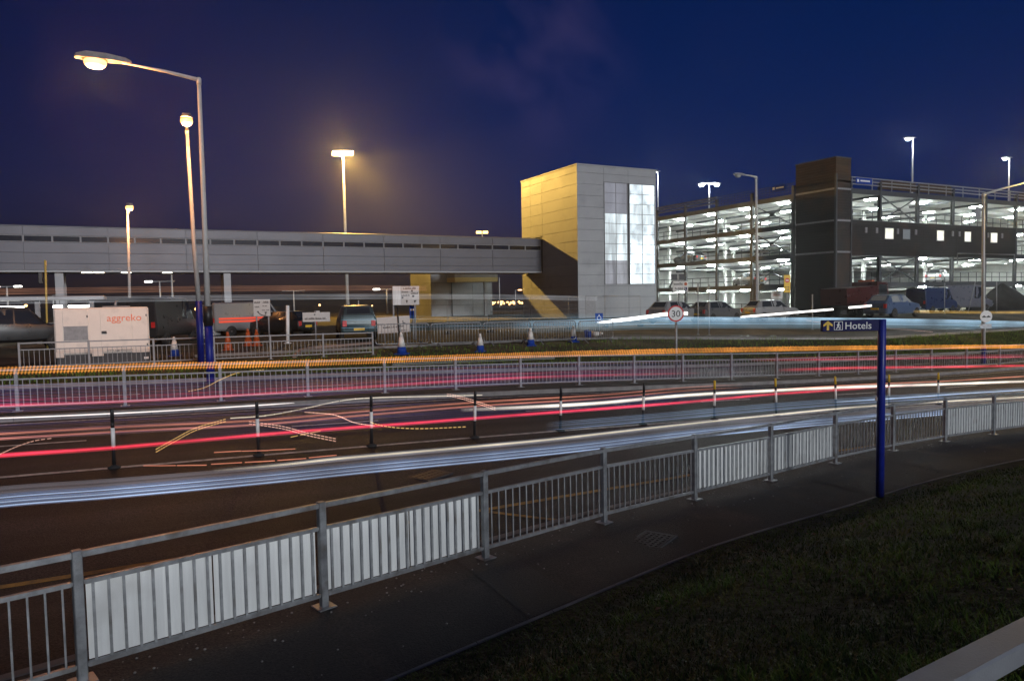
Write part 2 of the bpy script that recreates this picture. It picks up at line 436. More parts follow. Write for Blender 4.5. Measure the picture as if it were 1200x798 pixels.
def cover(u, v, z, w, d, name, label):
    t = thing(name, label, 'cover', (u, v, z), .5)
    m = MB(); m.box((-w, -d, -.05), (w, d, .004)); m.build('frame', M['dark_grey'], t)
    m = MB(); m.box((-w + .03, -d + .03, -.02), (w - .03, d - .03, .008))
    for i in range(7):
        for j in range(5): m.cbox((-w + .09 + i * (2 * w - .18) / 6, -d + .08 + j * (2 * d - .16) / 4, .010), (.03, .03, .006), .78 * ((i + j) % 2))
    m.build('lid', M['rusty_iron'], t)
cover(5.6, back(5.6) + .62, foot_z(5.6), .30, .22, 'access_cover', 'small iron access cover set in the near footway')
cover(4.4, 11.9, road_z(4.4, 11.9), .34, .34, 'manhole_cover', 'square iron manhole cover in the near traffic lane')
# ------------------------------------------------------------------ guard rails
def u_at_px(x, vf, zf):
    lo, hi = -12, 70
    for _ in range(50):
        mid = (lo + hi) / 2
        if project((mid, vf(mid), zf(mid)))[0] < x: lo = mid
        else: hi = mid
    return lo
def guardrail(name, label, us, vf, zf, mat, H=1.0, post=.07, bars=17, rail=.045, boards=(), bot=.12, mid=.76, barw=.014):
    base = (us[0], vf(us[0]), zf(us[0]))
    root = thing(name, label, 'guard rail', base, world=True)
    P = [Vector((u, vf(u), zf(u))) for u in us]
    for p in P:
        a = math.atan2(vf(p.x + .3) - vf(p.x - .3), .6)
        m = MB(); T = Matrix.Translation(p) @ Matrix.Rotation(a, 4, 'Z')
        m.bevbox((-post / 2, -post / 2, 0), (post / 2, post / 2, H + .012), .006, T)
        m.bevbox((-post * 1.3, -post * 1.3, 0), (post * 1.3, post * 1.3, .012), .003, T)
        m.build('post', mat, root)
    top = MB()
    for a, b in zip(P, P[1:]):
        d = (b - a).normalized() * (post / 2)
        top.bar(a + d + UPW * (H - rail / 2), b - d + UPW * (H - rail / 2), rail, rail)
    top.build('handrail', mat, root)
    for i, (a, b) in enumerate(zip(P, P[1:])):
        m = MB(); d = (b - a).normalized(); L_ = (b - a).length
        A, B = a + d * (post / 2 + .012), b - d * (post / 2 + .012)
        m.bar(A + UPW * mid, B + UPW * mid, rail * .8, rail * .8); m.bar(A + UPW * bot, B + UPW * bot, rail * .8, rail * .8)
        nseg = 2 if i in boards else 1
        for k in range(bars):
            t = (k + .5) / bars
            q = A.lerp(B, t)
            m.bar(q + UPW * (bot + rail * .4), q + UPW * (mid - rail * .4), barw * (1.5 if i in boards else 1), barw)
        for q in (a + d * (post / 2 + .006), b - d * (post / 2 + .006)):   # the bolts that hold the panel
            for z in (mid, bot): m.bar(q - d * .012 + UPW * z, q + d * .012 + UPW * z, .022, .03)
        m.build('railing_panel', mat, root)
        if i in boards:
            nrm = Vector((-d.y, d.x, 0)).normalized() * .030
            for s0, s1 in ((.006, .496), (.504, .994)):
                w = MB(); p, q = A.lerp(B, s0) + nrm, A.lerp(B, s1) + nrm
                K = 12; th = nrm.normalized() * .008
                rows = []
                for k in range(K + 1):
                    c = p.lerp(q, k / K) + nrm.normalized() * (.004 * math.sin(k * 1.9 + i))
                    rows.append(c)
                vs = []
                for c in rows:
                    vs += [c + UPW * (bot + .02), c + UPW * (mid - .018), c + th + UPW * (mid - .018), c + th + UPW * (bot + .02)]
                fs = []
                for k in range(K):
                    for e in range(4): fs.append((k * 4 + e, k * 4 + (e + 1) % 4, k * 4 + 4 + (e + 1) % 4, k * 4 + 4 + e))
                fs += [(3, 2, 1, 0), (K * 4, K * 4 + 1, K * 4 + 2, K * 4 + 3)]
                w.mesh(vs, fs); tag(w.build('infill_board', M['board'], root), 'white board fixed behind the bars')
    return root
near_px = [97, 380, 569, 708, 814, 903, 978.5, 1046, 1107, 1164]
nu = [u_at_px(x, fen, foot_z) for x in near_px]
nu = [nu[0] - 4.0, nu[0] - 2.0] + nu + [nu[-1] + 2.1 * k for k in (1, 2, 3)]
guardrail('guardrail', 'galvanised pedestrian guard rail along the near footway with white boards behind some of its bars', nu, fen, foot_z, M['galv'], boards=(2, 3, 6, 7, 10, 11), bars=18)
FV = 20.0
far_px = [21, 147, 259, 361, 451, 534, 610, 678.5, 743, 800, 857, 910, 959, 1005, 1049, 1091, 1132, 1171]
zfar = lambda u: road_z(u, FV) + .122
fu = [u_at_px(x, lambda u: FV, zfar) for x in far_px]
fu = [fu[0] - 2.2] + fu + [fu[-1] + 2.2, fu[-1] + 4.4]
guardrail('guardrail', 'plain grey guard rail on the raised island across the road, no boards on its bars', fu, lambda u: FV, zfar, M['galv_dull'], H=.98, bars=15, post=.08, mid=.74, barw=.018)
V2 = 29.55
u0 = u_at_px(-40, lambda u: V2, lambda u: gz(u, V2)); u1 = u_at_px(437, lambda u: V2, lambda u: gz(u, V2))
n2 = int((u1 - u0) / 2.05); us2 = [u1 - 2.05 * k for k in range(n2, -1, -1)]
guardrail('guardrail', 'guard rail standing on the earth in front of the generator and the orange cones', us2, lambda u: V2, lambda u: gz(u, V2), M['galv_dull'], H=.95, bars=13, post=.07, mid=.7, barw=.016)

# ------------------------------------------------------------------ black and white delineator posts along the centre line
def make_delineator(yellow):
    t = thing('delineator_post', 'x', 'delineator')
    m = MB(); m.lathe([(.105, 0), (.105, .02), (.055, .045), (.036, .06)], 14); m.build('base', M['rubber'], t)
    m = MB(); m.lathe([(.032, .06), (.031, .36), (.030, .37)], 12); m.build('post', M['black'], t)
    m = MB(); m.lathe([(.034, .37), (.033, .70)], 12); m.build('white_band', M['white'], t)
    m = MB(); m.lathe([(.030, .70), (.030, .80)], 12); m.build('black_band', M['black'], t)
    m = MB(); m.lathe([(.031, .80), (.030, 1.0), (.024, 1.02), (.01, 1.03)], 12); m.build('cap', M['yellow'] if yellow else M['black'], t)
    return t
dpx = [131, 301, 434, 555, 656, 753, 837, 910, 980, 1042, 1100]
ord_ = ['leftmost', 'second', 'third', 'fourth', 'fifth', 'sixth', 'seventh', 'eighth', 'ninth', 'tenth', 'rightmost']
d0, d1 = make_delineator(False), make_delineator(True)
for i, x in enumerate(dpx):
    yl = i >= 6
    o = (d1 if i == 6 else copy_tree(d1)) if yl else (d0 if i == 0 else copy_tree(d0))
    u = u_at_px(x, lambda q: 14.2, lambda q: road_z(q, 14.2) + .9)
    o.location = (u, 14.2, road_z(u, 14.2)); o.rotation_euler = (R(rnd.uniform(-2, 2)), R(rnd.uniform(-2.5, 2.5)), rnd.uniform(0, 6))
    kind = 'yellow capped black and white delineator post' if yl else 'black topped black and white delineator post'
    pl = ord_[i] if i in (0, 10) else ord_[i] + ' from the left'
    tag(o, kind + ', ' + pl + ' along the centre line', 'delineator', 'delineator posts along the centre line')

# ------------------------------------------------------------------ covered footbridge
BV0, BV1, BZ0, BZ1 = 64.3, 67.9, 2.66, 6.0
br = thing('footbridge', 'long grey enclosed footbridge with a row of dark windows, running level into the tall tower', 'footbridge', (0, 66, PLAT), world=True)
PITCHB = 5.49
for k in range(14):
    a = 36.7 - PITCHB * (k + 1); b = a + PITCHB
    m = MB()
    for z0, z1 in ((BZ0 + .06, 3.20), (3.215, 4.0), (4.015, 4.78)):
        m.bevbox((a + .012, BV0, z0), (b - .012, BV0 + .08, z1), .008)
    m.build('cladding_panel', M['bridge_clad'], br)
    m = MB(); m.bevbox((a + .012, BV0, 5.30), (b - .012, BV0 + .08, 5.93), .008); m.build('fascia_panel', M['bridge_clad'], br)
    for j in range(3):
        w = PITCHB / 3; p = a + j * w
        m = MB()
        m.box((p + .02, BV0 + .01, 4.80), (p + w - .02, BV0 + .07, 4.84)); m.box((p + .02, BV0 + .01, 5.24), (p + w - .02, BV0 + .07, 5.28))
        m.box((p + .02, BV0 + .01, 4.84), (p + .06, BV0 + .07, 5.24)); m.box((p + w - .06, BV0 + .01, 4.84), (p + w - .02, BV0 + .07, 5.24))
        f = m.build('window', M['galv_dull'], br)
        m = MB(); m.box((p + .06, BV0 + .03, 4.84), (p + w - .06, BV0 + .05, 5.24)); m.build('pane', M['dark_glass'], f)
u0, u1 = 36.7 - 14 * PITCHB, 36.75
m = MB(); m.box((u0, BV0 + .09, BZ0 + .08), (u1, BV1, BZ1 - .1)); m.build('body', M['bridge_trim'], br)
m = MB(); m.prism([(BV0 - .05, BZ1 - .06), (BV0 - .05, BZ1 + .0), ((BV0 + BV1) / 2, BZ1 + .22), (BV1 + .05, BZ1 + .0), (BV1 + .05, BZ1 - .06)], u0, u1, Matrix(((0, 1, 0, 0), (1, 0, 0, 0), (0, 0, 1, 0), (0, 0, 0, 1)))); m.build('roof', M['bridge_clad'], br)
m = MB(); m.box((u0, BV0 - .03, BZ0 - .1), (u1, BV0 + .12, BZ0 + .045)); m.box((u0, BV1 - .12, BZ0 - .1), (u1, BV1 + .03, BZ0 + .045)); m.build('edge_beam', M['cladding'], br)
m = MB(); m.box((u0, BV0 + .12, BZ0 - .04), (u1, BV1 - .12, BZ0 + .05)); m.build('soffit', M['bridge_trim'], br)
def hcol(m, u, v, w, d, z0, z1, t=.05):
    m.box((u - w / 2, v - d / 2, z0), (u + w / 2, v - d / 2 + t, z1)); m.box((u - w / 2, v + d / 2 - t, z0), (u + w / 2, v + d / 2, z1))
    m.box((u - t / 2, v - d / 2 + t, z0), (u + t / 2, v + d / 2 - t, z1))
for uc in (-5.1, 6.8, -17.0):
    for vv, w in ((BV0 + .5, .55), (BV1 - .5, .45)):
        m = MB(); hcol(m, uc, vv, w, .5, PLAT + .35, BZ0 - .1)
        m.bevbox((uc - .5, vv - .5, PLAT - .2), (uc + .5, vv + .5, PLAT + .35), .03); m.build('column', M['cladding'], br)
lm = emit('soffit_lamp', (1, .93, .75), 9)
for x in (102, 116, 148, 196):
    p = on_v(x, 320, BV0 + .4); m = MB(); m.bevbox((p.x - .35, BV0 + .15, BZ0 - .14), (p.x + .35, BV0 + .35, BZ0 - .045), .015); m.build('soffit_light', lm, br)

# ------------------------------------------------------------------ stair and lift tower at the end of the bridge
TU0, TU1, TV0, TV1, TZ = 36.8, 46.0, 57.6, 68.6, 12.3
tw = thing('lift_tower', 'tall pale panelled lift tower with two tall lit strips of glazing, one side lit yellow', 'tower', (41, 63, PLAT), world=True)
m = MB(); m.box((TU0 + .06, TV0 + .06, PLAT - .3), (TU1 - .06, TV1 - .06, TZ - .1)); m.build('core', M['steel_dark'], tw)
RH = 1.06
def clad(face, a, b, z0, z1):
    m = MB(); z = PLAT - .2
    while z < TZ:
        p, q = max(z, z0), min(z + RH, z1)
        if q - p > .05:
            if face == 'u': m.bevbox((TU0, a + .008, p + .008), (TU0 + .055, b - .008, q - .008), .006)
            else: m.bevbox((a + .008, TV0, p + .008), (b - .008, TV0 + .055, q - .008), .006)
        z += RH
    m.build('cladding_panel', M['cladding'], tw)
clad('u', TV0 + .0, 64.2, PLAT - .2, TZ); clad('u', 64.2, 66.6, PLAT - .2, BZ0 - .1); clad('u', 64.2, 66.6, BZ1 + .2, TZ); clad('u', 66.6, TV1, PLAT - .2, BZ0 - .1); clad('u', 66.6, TV1, BZ1 + .2, TZ)
GZ0, GZ1 = 1.22, 10.86
clad('v', TU0 + .06, 39.78, PLAT - .2, TZ); clad('v', 39.78, 42.62, PLAT - .2, GZ0 - .03); clad('v', 42.62, 45.86, PLAT - .2, GZ0 - .03)
clad('v', 39.78, 42.62, GZ1 + .03, TZ); clad('v', 42.62, 45.86, GZ1 + .03, TZ); clad('v', 45.86, TU1, PLAT - .2, TZ)
m = MB(); m.bevbox((TU0 - .05, TV0 - .05, TZ - .02), (TU1 + .05, TV1 + .05, TZ + .12), .02); m.build('coping', M['cladding'], tw)
m = MB(); m.bar((TU0 + .02, TV0 + .02, PLAT), (TU0 + .02, TV0 + .02, TZ), .09); m.build('corner_trim', M['cladding'], tw)
gl_hi = emit('stair_glazing_lit', (.80, .93, 1.0), 1.0, (.25, .27, .28), ((.8, 1, .5), .55, 1.7, 3))
gl_mid = emit('stair_glazing_half_lit', (.80, .92, .97), .6, (.25, .27, .28), ((2.0, 1, .3), .42, 1.15, 3))
gl_lo = emit('stair_glazing_dim', (.75, .78, .88), .2, (.2, .2, .22), ((2.2, 1, .3), .08, .34, 3))
gl_top = emit('stair_glazing_dark', (.72, .76, .92), .12, (.2, .2, .22), ((1, 1, .3), .13, .22))
def glazing(a, b, panes):
    mid = lerp(a, b, .5); m = MB()
    for u, w in ((a, .07), (mid, .05), (b, .07)): m.box((u - w / 2, TV0 - .02, GZ0), (u + w / 2, TV0 + .05, GZ1))
    n = 10
    for i in range(n + 1):
        z = lerp(GZ0, GZ1, i / n); m.box((a + .036, TV0 - .015, z - .022), (mid - .026, TV0 + .045, z + .022)); m.box((mid + .026, TV0 - .015, z - .022), (b - .036, TV0 + .045, z + .022))
    f = m.build('window', M['galv_dull'], tw)
    for s0, s1, mt in panes:
        m = MB(); m.box((a + .03, TV0 + .02, lerp(GZ0, GZ1, s0)), (b - .03, TV0 + .04, lerp(GZ0, GZ1, s1))); m.build('pane', mt, f)
glazing(39.84, 42.5, [(0, .235, gl_lo), (.235, .70, gl_mid), (.70, 1, gl_top)])
glazing(42.76, 45.82, [(0, .60, gl_hi), (.60, .8, gl_mid), (.80, 1, gl_hi)])
m = MB(); m.box((37.6, TV0 - .04, PLAT), (38.7, TV0 - .002, PLAT + 2.1)); m.build('door', M['galv_dull'], tw)

# ------------------------------------------------------------------ low block beyond the bridge, linked to the tower
lb = thing('stair_block', 'lower pale block seen under the bridge with its end wall lit yellow', 'building', (34.7, 83.5, PLAT), world=True)
m = MB(); m.box((30.76, 80.06, PLAT - .2), (38.7, 87, 4.9)); m.build('core', M['steel_dark'], lb)
m = MB(); z = PLAT
while z < 4.9:
    m.bevbox((30.7, 80.02, z + .01), (30.755, 82.1, z + 1.3), .006); m.bevbox((30.7, 82.12, z + .01), (30.755, 84.5, z + 1.3), .006); m.bevbox((30.7, 84.52, z + .01), (30.755, 87, z + 1.3), .006); z += 1.32
m.build('end_wall', M['cladding'], lb)
m = MB(); z = PLAT
while z < 4.9:
    for a in (30.78, 33.42, 36.06): m.bevbox((a, 80, z + .01), (a + 2.62, 80.055, z + 1.3), .006)
    z += 1.32
m.build('front_wall', M['cladding'], lb)
m = MB(); m.box((30.6, 79.95, 4.9), (38.8, 87.1, 5.1)); m.build('coping', M['bridge_trim'], lb)
m = MB(); m.tube([(33.3, 79.9, PLAT), (33.3, 79.9, 4.8)], .06); m.build('downpipe', M['steel_dark'], lb)
ck = thing('link_corridor', 'narrow link with a fascia coloured as if lamplit between the low block and the tower', 'corridor', (36, 76, 2), world=True)
cream = mat_('lamplit_look_fascia', (.62, .50, .22), .5, var=.1)  # yellow lamplight is put into this fascia colour
a, b = on_v(533, 329, 76), on_v(640, 318, 76)
m = MB(); m.box((a.x, 76, 2.0), (37.5, 78.4, 2.5)); m.build('fascia', cream, ck)
m = MB(); m.box((a.x, 76.05, 2.5), (37.5, 78.35, 5.0)); m.build('wall', M['cladding'], ck)
m = MB(); m.box((a.x - .1, 76.0, 5.0), (37.5, 78.4, 5.15)); m.build('roof', M['bridge_trim'], ck)
# the fascia is coloured yellow to look lamplit; one post holds the link up
m = MB(); m.box((35.9, 76.3, PLAT), (36.2, 76.6, 2.0)); m.build('column', M['cladding'], ck)

# ------------------------------------------------------------------ multi-storey car park
GU0, GV0 = 55.6, 44.5
LV = [PLAT - .05, .85, 3.70, 6.5, 9.3]
gr = thing('car_park', 'multi-storey car park with brightly lit open decks and a dark boarded corner stair tower', 'car park', (75, 65, PLAT), world=True)
UC = [61.65, 67.2, 72.75, 78.3, 83.8, 89.3, 94.8, 100.3]
VC = [49.3, 54.5, 59.5, 64.5, 69.5, 74.5]
for z in LV[1:]:
    m = MB(); m.box((GU0 + .25, GV0 + .25, z - .28), (104, 80, z)); m.build('deck', M['concrete'], gr)
    for i, v in enumerate(VC):                                   # downstand beams under each deck
        if i % 2 == 0:
            m = MB(); m.box((GU0 + .3, v - .15, z - .62), (104, v + .15, z - .285)); m.build('deck_beam', M['concrete'], gr)
for z in LV[1:]:
    m = MB(); m.box((GU0, GV0 + 4.6, z - .34), (GU0 + .2, 80, z + .1)); m.box((GU0 + 2.1, GV0, z - .34), (104, GV0 + .2, z + .1)); m.build('edge_beam', M['steel_dark'], gr)
for u in UC:
    m = MB(); hcol(m, u, GV0 + .1, .26, .30, PLAT - .2, 10.2, .04); m.build('column', M['steel_dark'], gr)
for v in VC:
    m = MB(); m.box((GU0 - .02, v - .14, PLAT - .2), (GU0 + .22, v + .14, 10.2)); m.build('column', M['steel_dark'], gr)
pale = mat_('pale_column', (.5, .5, .48), .7, var=.1)
for u in (61.6, 72.7, 83.8):
    for v in (54.5, 64.5, 74.5):
        m = MB(); m.box((u - .16, v - .16, PLAT - .1), (u + .16, v + .16, 9.02)); m.build('inner_column', pale, gr)
for z in LV[:-1]:                                                # vehicle rails behind the open edges
    m = MB()
    for dz in (.55, 1.05):
        m.bar((GU0 + .45, GV0 + 4.7, z + dz), (GU0 + .45, 80, z + dz), .07); m.bar((GU0 + 2.2, GV0 + .45, z + dz), (104, GV0 + .45, z + dz), .07)
    for i in range(24): m.bar((GU0 + .45, GV0 + 5.5 + i * 1.25, z), (GU0 + .45, GV0 + 5.5 + i * 1.25, z + 1.08), .05)
    for i in range(34): m.bar((58.4 + i * 1.37, GV0 + .45, z), (58.4 + i * 1.37, GV0 + .45, z + 1.08), .05)
    m.build('edge_rail', M['steel_dark'], gr)
def xbrace(p, q, r_, s_):
    m = MB(); m.bar(p, q, .09); m.bar(r_, s_, .09); c = (Vector(p) + Vector(q)) / 2
    m.cbox(c, (.14, .42, .34) if abs(p[0] - q[0]) < .01 else (.42, .14, .34)); m.build('cross_brace', M['steel_dark'], gr)
for k in (1, 2, 3):
    a, b = LV[k] + .1, LV[k + 1] - .34
    xbrace((GU0 + .1, 49.4, a), (GU0 + .1, 54.4, b), (GU0 + .1, 54.4, a), (GU0 + .1, 49.4, b))
for k in (1, 3):
    a, b = LV[k] + .1, LV[k + 1] - .34
    xbrace((61.8, GV0 + .1, a), (67.05, GV0 + .1, b), (67.05, GV0 + .1, a), (61.8, GV0 + .1, b))
# boarded offices on the second deck
m = MB(); m.box((57.62, GV0 + .002, 3.40), (83.6, GV0 + .09, 6.42)); z = 3.42
while z < 6.4:
    a = 57.6
    while a < 83.6:
        b = min(a + 5.2, 83.6); m.box((a + .006, GV0 - .06, z + .008), (b - .006, GV0 - .005, z + .235)); a = b
    z += .24
m.build('boarded_wall', M['board_dark'], gr)
wl = emit('office_window_lit', (1, .98, .78), 1.1, (.5, .5, .45), ((1.2, 1, 1.2), .75, 1.5))
for a, b, lit in ((62.2, 63.45, 1), (64.75, 65.95, 0), (70.0, 71.15, 1), (74.5, 75.6, 1), (79.0, 80.2, 1)):
    m = MB(); z0, z1 = 4.95, 5.98
    m.box((a, GV0 - .10, z0), (b, GV0 - .062, z0 + .07)); m.box((a, GV0 - .10, z1 - .07), (b, GV0 - .062, z1))
    m.box((a, GV0 - .10, z0 + .07), (a + .07, GV0 - .062, z1 - .07)); m.box((b - .07, GV0 - .10, z0 + .07), (b, GV0 - .062, z1 - .07))
    f = m.build('window', M['white'] if lit else M['steel_dark'], gr)
    m = MB(); m.box((a + .07, GV0 - .09, z0 + .07), (b - .07, GV0 - .068, z1 - .07)); m.build('pane', wl if lit else M['pale_glass'], f)
for u in (59.4, 60.9, 63.9, 66.6, 72.4, 73.5, 78.4, 80.9):
    m = MB(); m.bevbox((u, GV0 - .14, 5.45), (u + .3, GV0 - .062, 5.95), .02); m.build('wall_vent', M['galv_dull'], gr)
m = MB(); m.tube([(73.2, GV0 - .2, 2.7), (73.2, GV0 - .2, 3.75), (83.2, GV0 - .2, 3.75), (83.2, GV0 - .2, 3.3), (84.2, GV0 - .2, 3.3)], .06); m.build('pipe', M['galv_dull'], gr)
m = MB(); m.box((76.3, GV0 - .07, 7.3), (77.2, GV0 + .0, 8.55)); m.build('notice_board', M['galv_dull'], gr)
# parapets of the top deck
m = MB()
for dz in (.45, .78, 1.06): m.bar((GU0 + .1, 59.5, 9.4 + dz), (GU0 + .1, 80, 9.4 + dz), .12, .16)
m.build('parapet_rail', M['kerbstone'], gr)
m = MB()
for dz in (.3, .55, .8, 1.05): m.bar((GU0 + .1, 49.2, 9.4 + dz), (GU0 + .1, 59.4, 9.4 + dz), .04)
for i in range(22): m.bar((GU0 + .1, 49.4 + i * .47, 9.4), (GU0 + .1, 49.4 + i * .47, 10.46), .025)
m.build('parapet_rail', M['steel_dark'], gr)
m = MB()
for dz in (.42, .72, 1.02): m.bar((57.7, GV0 + .1, 9.4 + dz), (104, GV0 + .1, 9.4 + dz), .09, .10)
for i in range(17): m.bar((57.9 + i * 2.77, GV0 + .16, 9.4), (57.9 + i * 2.77, GV0 + .16, 10.5), .08)
m.build('parapet_rail', M['galv_dull'], gr)
for a, b in ((61.9, 67.0), (67.4, 72.6), (84.5, 94)):
    m = MB(); m.box((a, GV0 + .17, 9.55), (b, GV0 + .2, 10.35)); m.build('parapet_board', M['ply'], gr)
# banners tied to the parapets
m = MB(); m.box((GU0 - .04, 50.1, 9.95), (GU0 - .01, 51.9, 10.5)); f = m.build('banner', M['sign_blue'], gr)
m = MB(); m.box((GU0 - .052, 51.45, 10.12), (GU0 - .042, 51.7, 10.36)); m.box((GU0 - .052, 50.35, 10.17), (GU0 - .042, 51.3, 10.29)); m.build('lettering', M['white'], f)
m = MB(); m.box((58.2, GV0 - .02, 9.85), (60.4, GV0 + .01, 10.4)); f = m.build('banner', M['sign_blue'], gr)
m = MB(); m.box((58.35, GV0 - .034, 10.0), (58.6, GV0 - .024, 10.24)); m.box((58.8, GV0 - .034, 10.06), (60.1, GV0 - .024, 10.2)); m.build('lettering', M['white'], f)
# corner stair tower
m = MB(); m.box((GU0 + .06, GV0 + .06, PLAT - .2), (57.5, 49.0, 12.0)); m.build('stair_core', M['board_dark'], gr)
def boards(z0, z1, mat, name):
    m = MB(); z = z0
    while z < z1 - .05:
        m.box((GU0, GV0 + .06, z + .008), (GU0 + .055, 48.95, z + .235)); m.box((GU0, GV0, z + .008), (57.55, GV0 + .055, z + .235)); z += .24
    m.build(name, mat, gr)
boards(PLAT, 9.9, M['board_dark'], 'stair_boarding'); boards(9.9, 11.95, M['ply'], 'stair_boarding')
m = MB(); m.box((GU0 - .03, GV0 - .03, 12.0), (57.6, 49.05, 12.1)); m.build('stair_roof', M['steel_dark'], gr)
for z in (3.6, 6.4, 9.2):
    m = MB(); m.box((GU0 - .07, GV0 - .07, z), (GU0 - .01, 48.9, z + .16)); m.box((GU0 - .01, GV0 - .07, z), (57.5, GV0 - .01, z + .16)); m.build('steel_band', M['galv_dull'], gr)
m = MB(); m.box((GU0 - .1, GV0 - .1, PLAT - .2), (GU0 + .1, GV0 + .1, 10.6)); m.box((57.5, GV0 - .09, PLAT - .2), (57.66, GV0 + .05, 9.9)); m.build('corner_post', M['steel_dark'], gr)
# strip lights under every deck
ft = emit('deck_light_tube', (.90, 1.0, .97), 230)
for z in LV[1:]:
    for i, u in enumerate((57.3, 63.2, 71.0, 80.2)):
        for j, v in enumerate((46.7, 51.9, 57.0, 62.0, 67.2, 72.6)):
            if i == 0 and j == 0: continue
            m = MB(); m.bevbox((u - .20, v - .52, z - .44), (u + .20, v + .52, z - .30), .02); m.build('deck_light', ft, gr)
m = MB()
for z in LV[1:]:
    for v in (46.7, 51.9, 57.0):
        for u in (88.0, 96.5): m.bevbox((u - .20, v - .52, z - .44), (u + .20, v + .52, z - .30), .02)
tag(m.build('deck_light', ft, gr), kind='stuff')
for z in LV[1:]:                                                 # secondary beams the other way, and service trays
    m = MB()
    for u in (61.65, 67.2, 72.75, 78.3, 83.8): m.box((u - .10, GV0 + .3, z - .50), (u + .10, 79.7, z - .285))
    m.build('deck_beam', M['steel_dark'], gr)
    m = MB(); m.box((GU0 + 1.0, GV0 + 5, z - .72), (GU0 + 1.25, 79.5, z - .66)); m.build('cable_tray', M['galv'], gr)
m = MB(); m.box((103.8, GV0 + .3, PLAT), (104, 80, 9.0)); m.box((GU0 + 8, 79.8, PLAT), (103.7, 80, 9.0)); m.build('added_rear_wall', M['concrete'], gr)  # walls added so the lit decks look brighter inside

# ------------------------------------------------------------------ street lamps
SOD, SODY, COOL = (1.0, .40, .13), (1.0, .62, .14), (.9, .96, 1.0)
bulb_o = emit('sodium_lamp', (1, .37, .095), 2.6); bulb_y = emit('yellow_sodium_lamp', (1, .58, .14), 4); bulb_w = emit('white_lamp', COOL, 26)
lampcol = mat_('lamp_column_paint', (.50, .50, .49), .55, var=.2, scale=1.5, dirt=((.33, .31, .28), 2))
def point_light(name, loc, c, p, r=.12, parent=None):
    l = bpy.data.lights.new(name, 'POINT'); l.energy = p; l.color = c; l.shadow_soft_size = r
    o = bpy.data.objects.new(name, l); col.objects.link(o); o.location = loc
    return o
def lantern(root, p, d, s, bulb, lit=True):
    # flat-topped lantern at p pointing along horizontal d, its bowl underneath
    d = Vector((d[0], d[1], 0)).normalized(); a = math.atan2(d.y, d.x)
    T = Matrix.Translation(p) @ Matrix.Rotation(a, 4, 'Z')
    m = MB(); secs = [(-.55, .05, .05), (-.45, .10, .09), (-.1, .15, .13), (.25, .16, .13), (.42, .10, .08), (.46, .04, .03)]
    vs = []; 
    for x, w, h in secs: vs += [T @ Vector((x * s, -w * s, 0)), T @ Vector((x * s, w * s, 0)), T @ Vector((x * s, w * .6 * s, h * s)), T @ Vector((x * s, -w * .6 * s, h * s))]
    fs = [(0, 1, 2, 3), (23, 22, 21, 20)]
    for k in range(5):
        for e in range(4): fs.append((k * 4 + e, k * 4 + (e + 1) % 4, k * 4 + 4 + (e + 1) % 4, k * 4 + 4 + e))
    m.mesh(vs, fs); h = m.build('lantern', M['galv_dull'], root)
    m = MB(); Tb = T @ Matrix.Translation((.10 * s, 0, -.002)) @ Matrix.Diagonal((1.25, .95, 1, 1))
    m.lathe([(.03 * s, -.185 * s), (.10 * s, -.165 * s), (.145 * s, -.12 * s), (.165 * s, -.07 * s), (.155 * s, 0)], 16, Tb); m.build('bowl', bulb if lit else M['pale_glass'], h)
    return T @ Vector((.1 * s, 0, -.42 * s))
def street_lamp(name, label, base, top, tip, bulb, c=None, power=0, s=1.0, blue=0, dark=0, group=None, r0=.085, lit=True, s_l=None):
    root = thing(name, label, 'street lamp', base, world=True, group=group)
    b, t = Vector(base), Vector(top); H = (t - b).length
    if blue:
        m = MB(); m.tube([b - UPW * .15, b + UPW * blue], [r0 * 1.5, r0 * 1.45], 12); m.build('painted_base', M['blue'], root)
    if dark:
        m = MB(); m.tube([b + UPW * blue, b + UPW * (blue + dark)], [r0 * 1.62, r0 * 1.58], 12); m.build('dark_sleeve', M['black'], root)
    m = MB(); z1 = blue + dark
    m.tube([b + UPW * z1, b + (t - b) * .5, t - UPW * .02], [r0 * 1.1, r0 * .9, r0 * .7], 12); m.lathe([(r0 * .85, 0), (r0 * .85, .18), (r0 * .6, .22)], 12, Matrix.Translation(t - UPW * .2))
    m.build('column', lampcol, root)
    tip = Vector(tip); d = tip - t; dh = Vector((d.x, d.y, 0))
    if dh.length > .3:
        m = MB(); k = dh.normalized()
        m.tube([t - UPW * .05, t + d * .35 + UPW * .02, t + d * .8 + UPW * .04, tip - k * .4 * s], [r0 * .75, r0 * .55, r0 * .34, r0 * .3], 8); m.build('arm', lampcol, root)
    else: k = Vector((-F0.x, -F0.y, 0))
    lp = lantern(root, tip, k, s_l or s, bulb, lit)
    if power: point_light('lamp_light', lp, c, power)
    return root
GR = 'street lamps around the roads'
a = on_ground(247, 447); v = a.y
street_lamp('street_lamp', 'tallest street lamp, white with blue base and dark sleeve, its long arm reaching left', a, on_v(233, 92, v), on_v(118, 71, v), bulb_o, SOD, 700, 1.45, 1.75, .62, GR)
a = on_ground(236, 429); v = a.y
t = on_v(219, 151, v)
street_lamp('street_lamp', 'slim salmon lit street lamp with a tall blue base, beside the taller white one', a, t, t - Vector((t.x, t.y, 0)).normalized() * 1.1 + UPW * .05, bulb_o, SOD, 700, 1.25, 2.35, 0, GR, r0=.08)
v = 47; a = on_v(152.5, 385, v); a.z = gz(a.x, v); t = on_v(149.5, 246, v)
street_lamp('street_lamp', 'plain grey street lamp standing behind the generator and before the bridge, without blue paint', a, t, t - F0 * .5 + R0 * .35 + UPW * .1, bulb_o, SOD, 600, 1.3, 0, 0, GR)
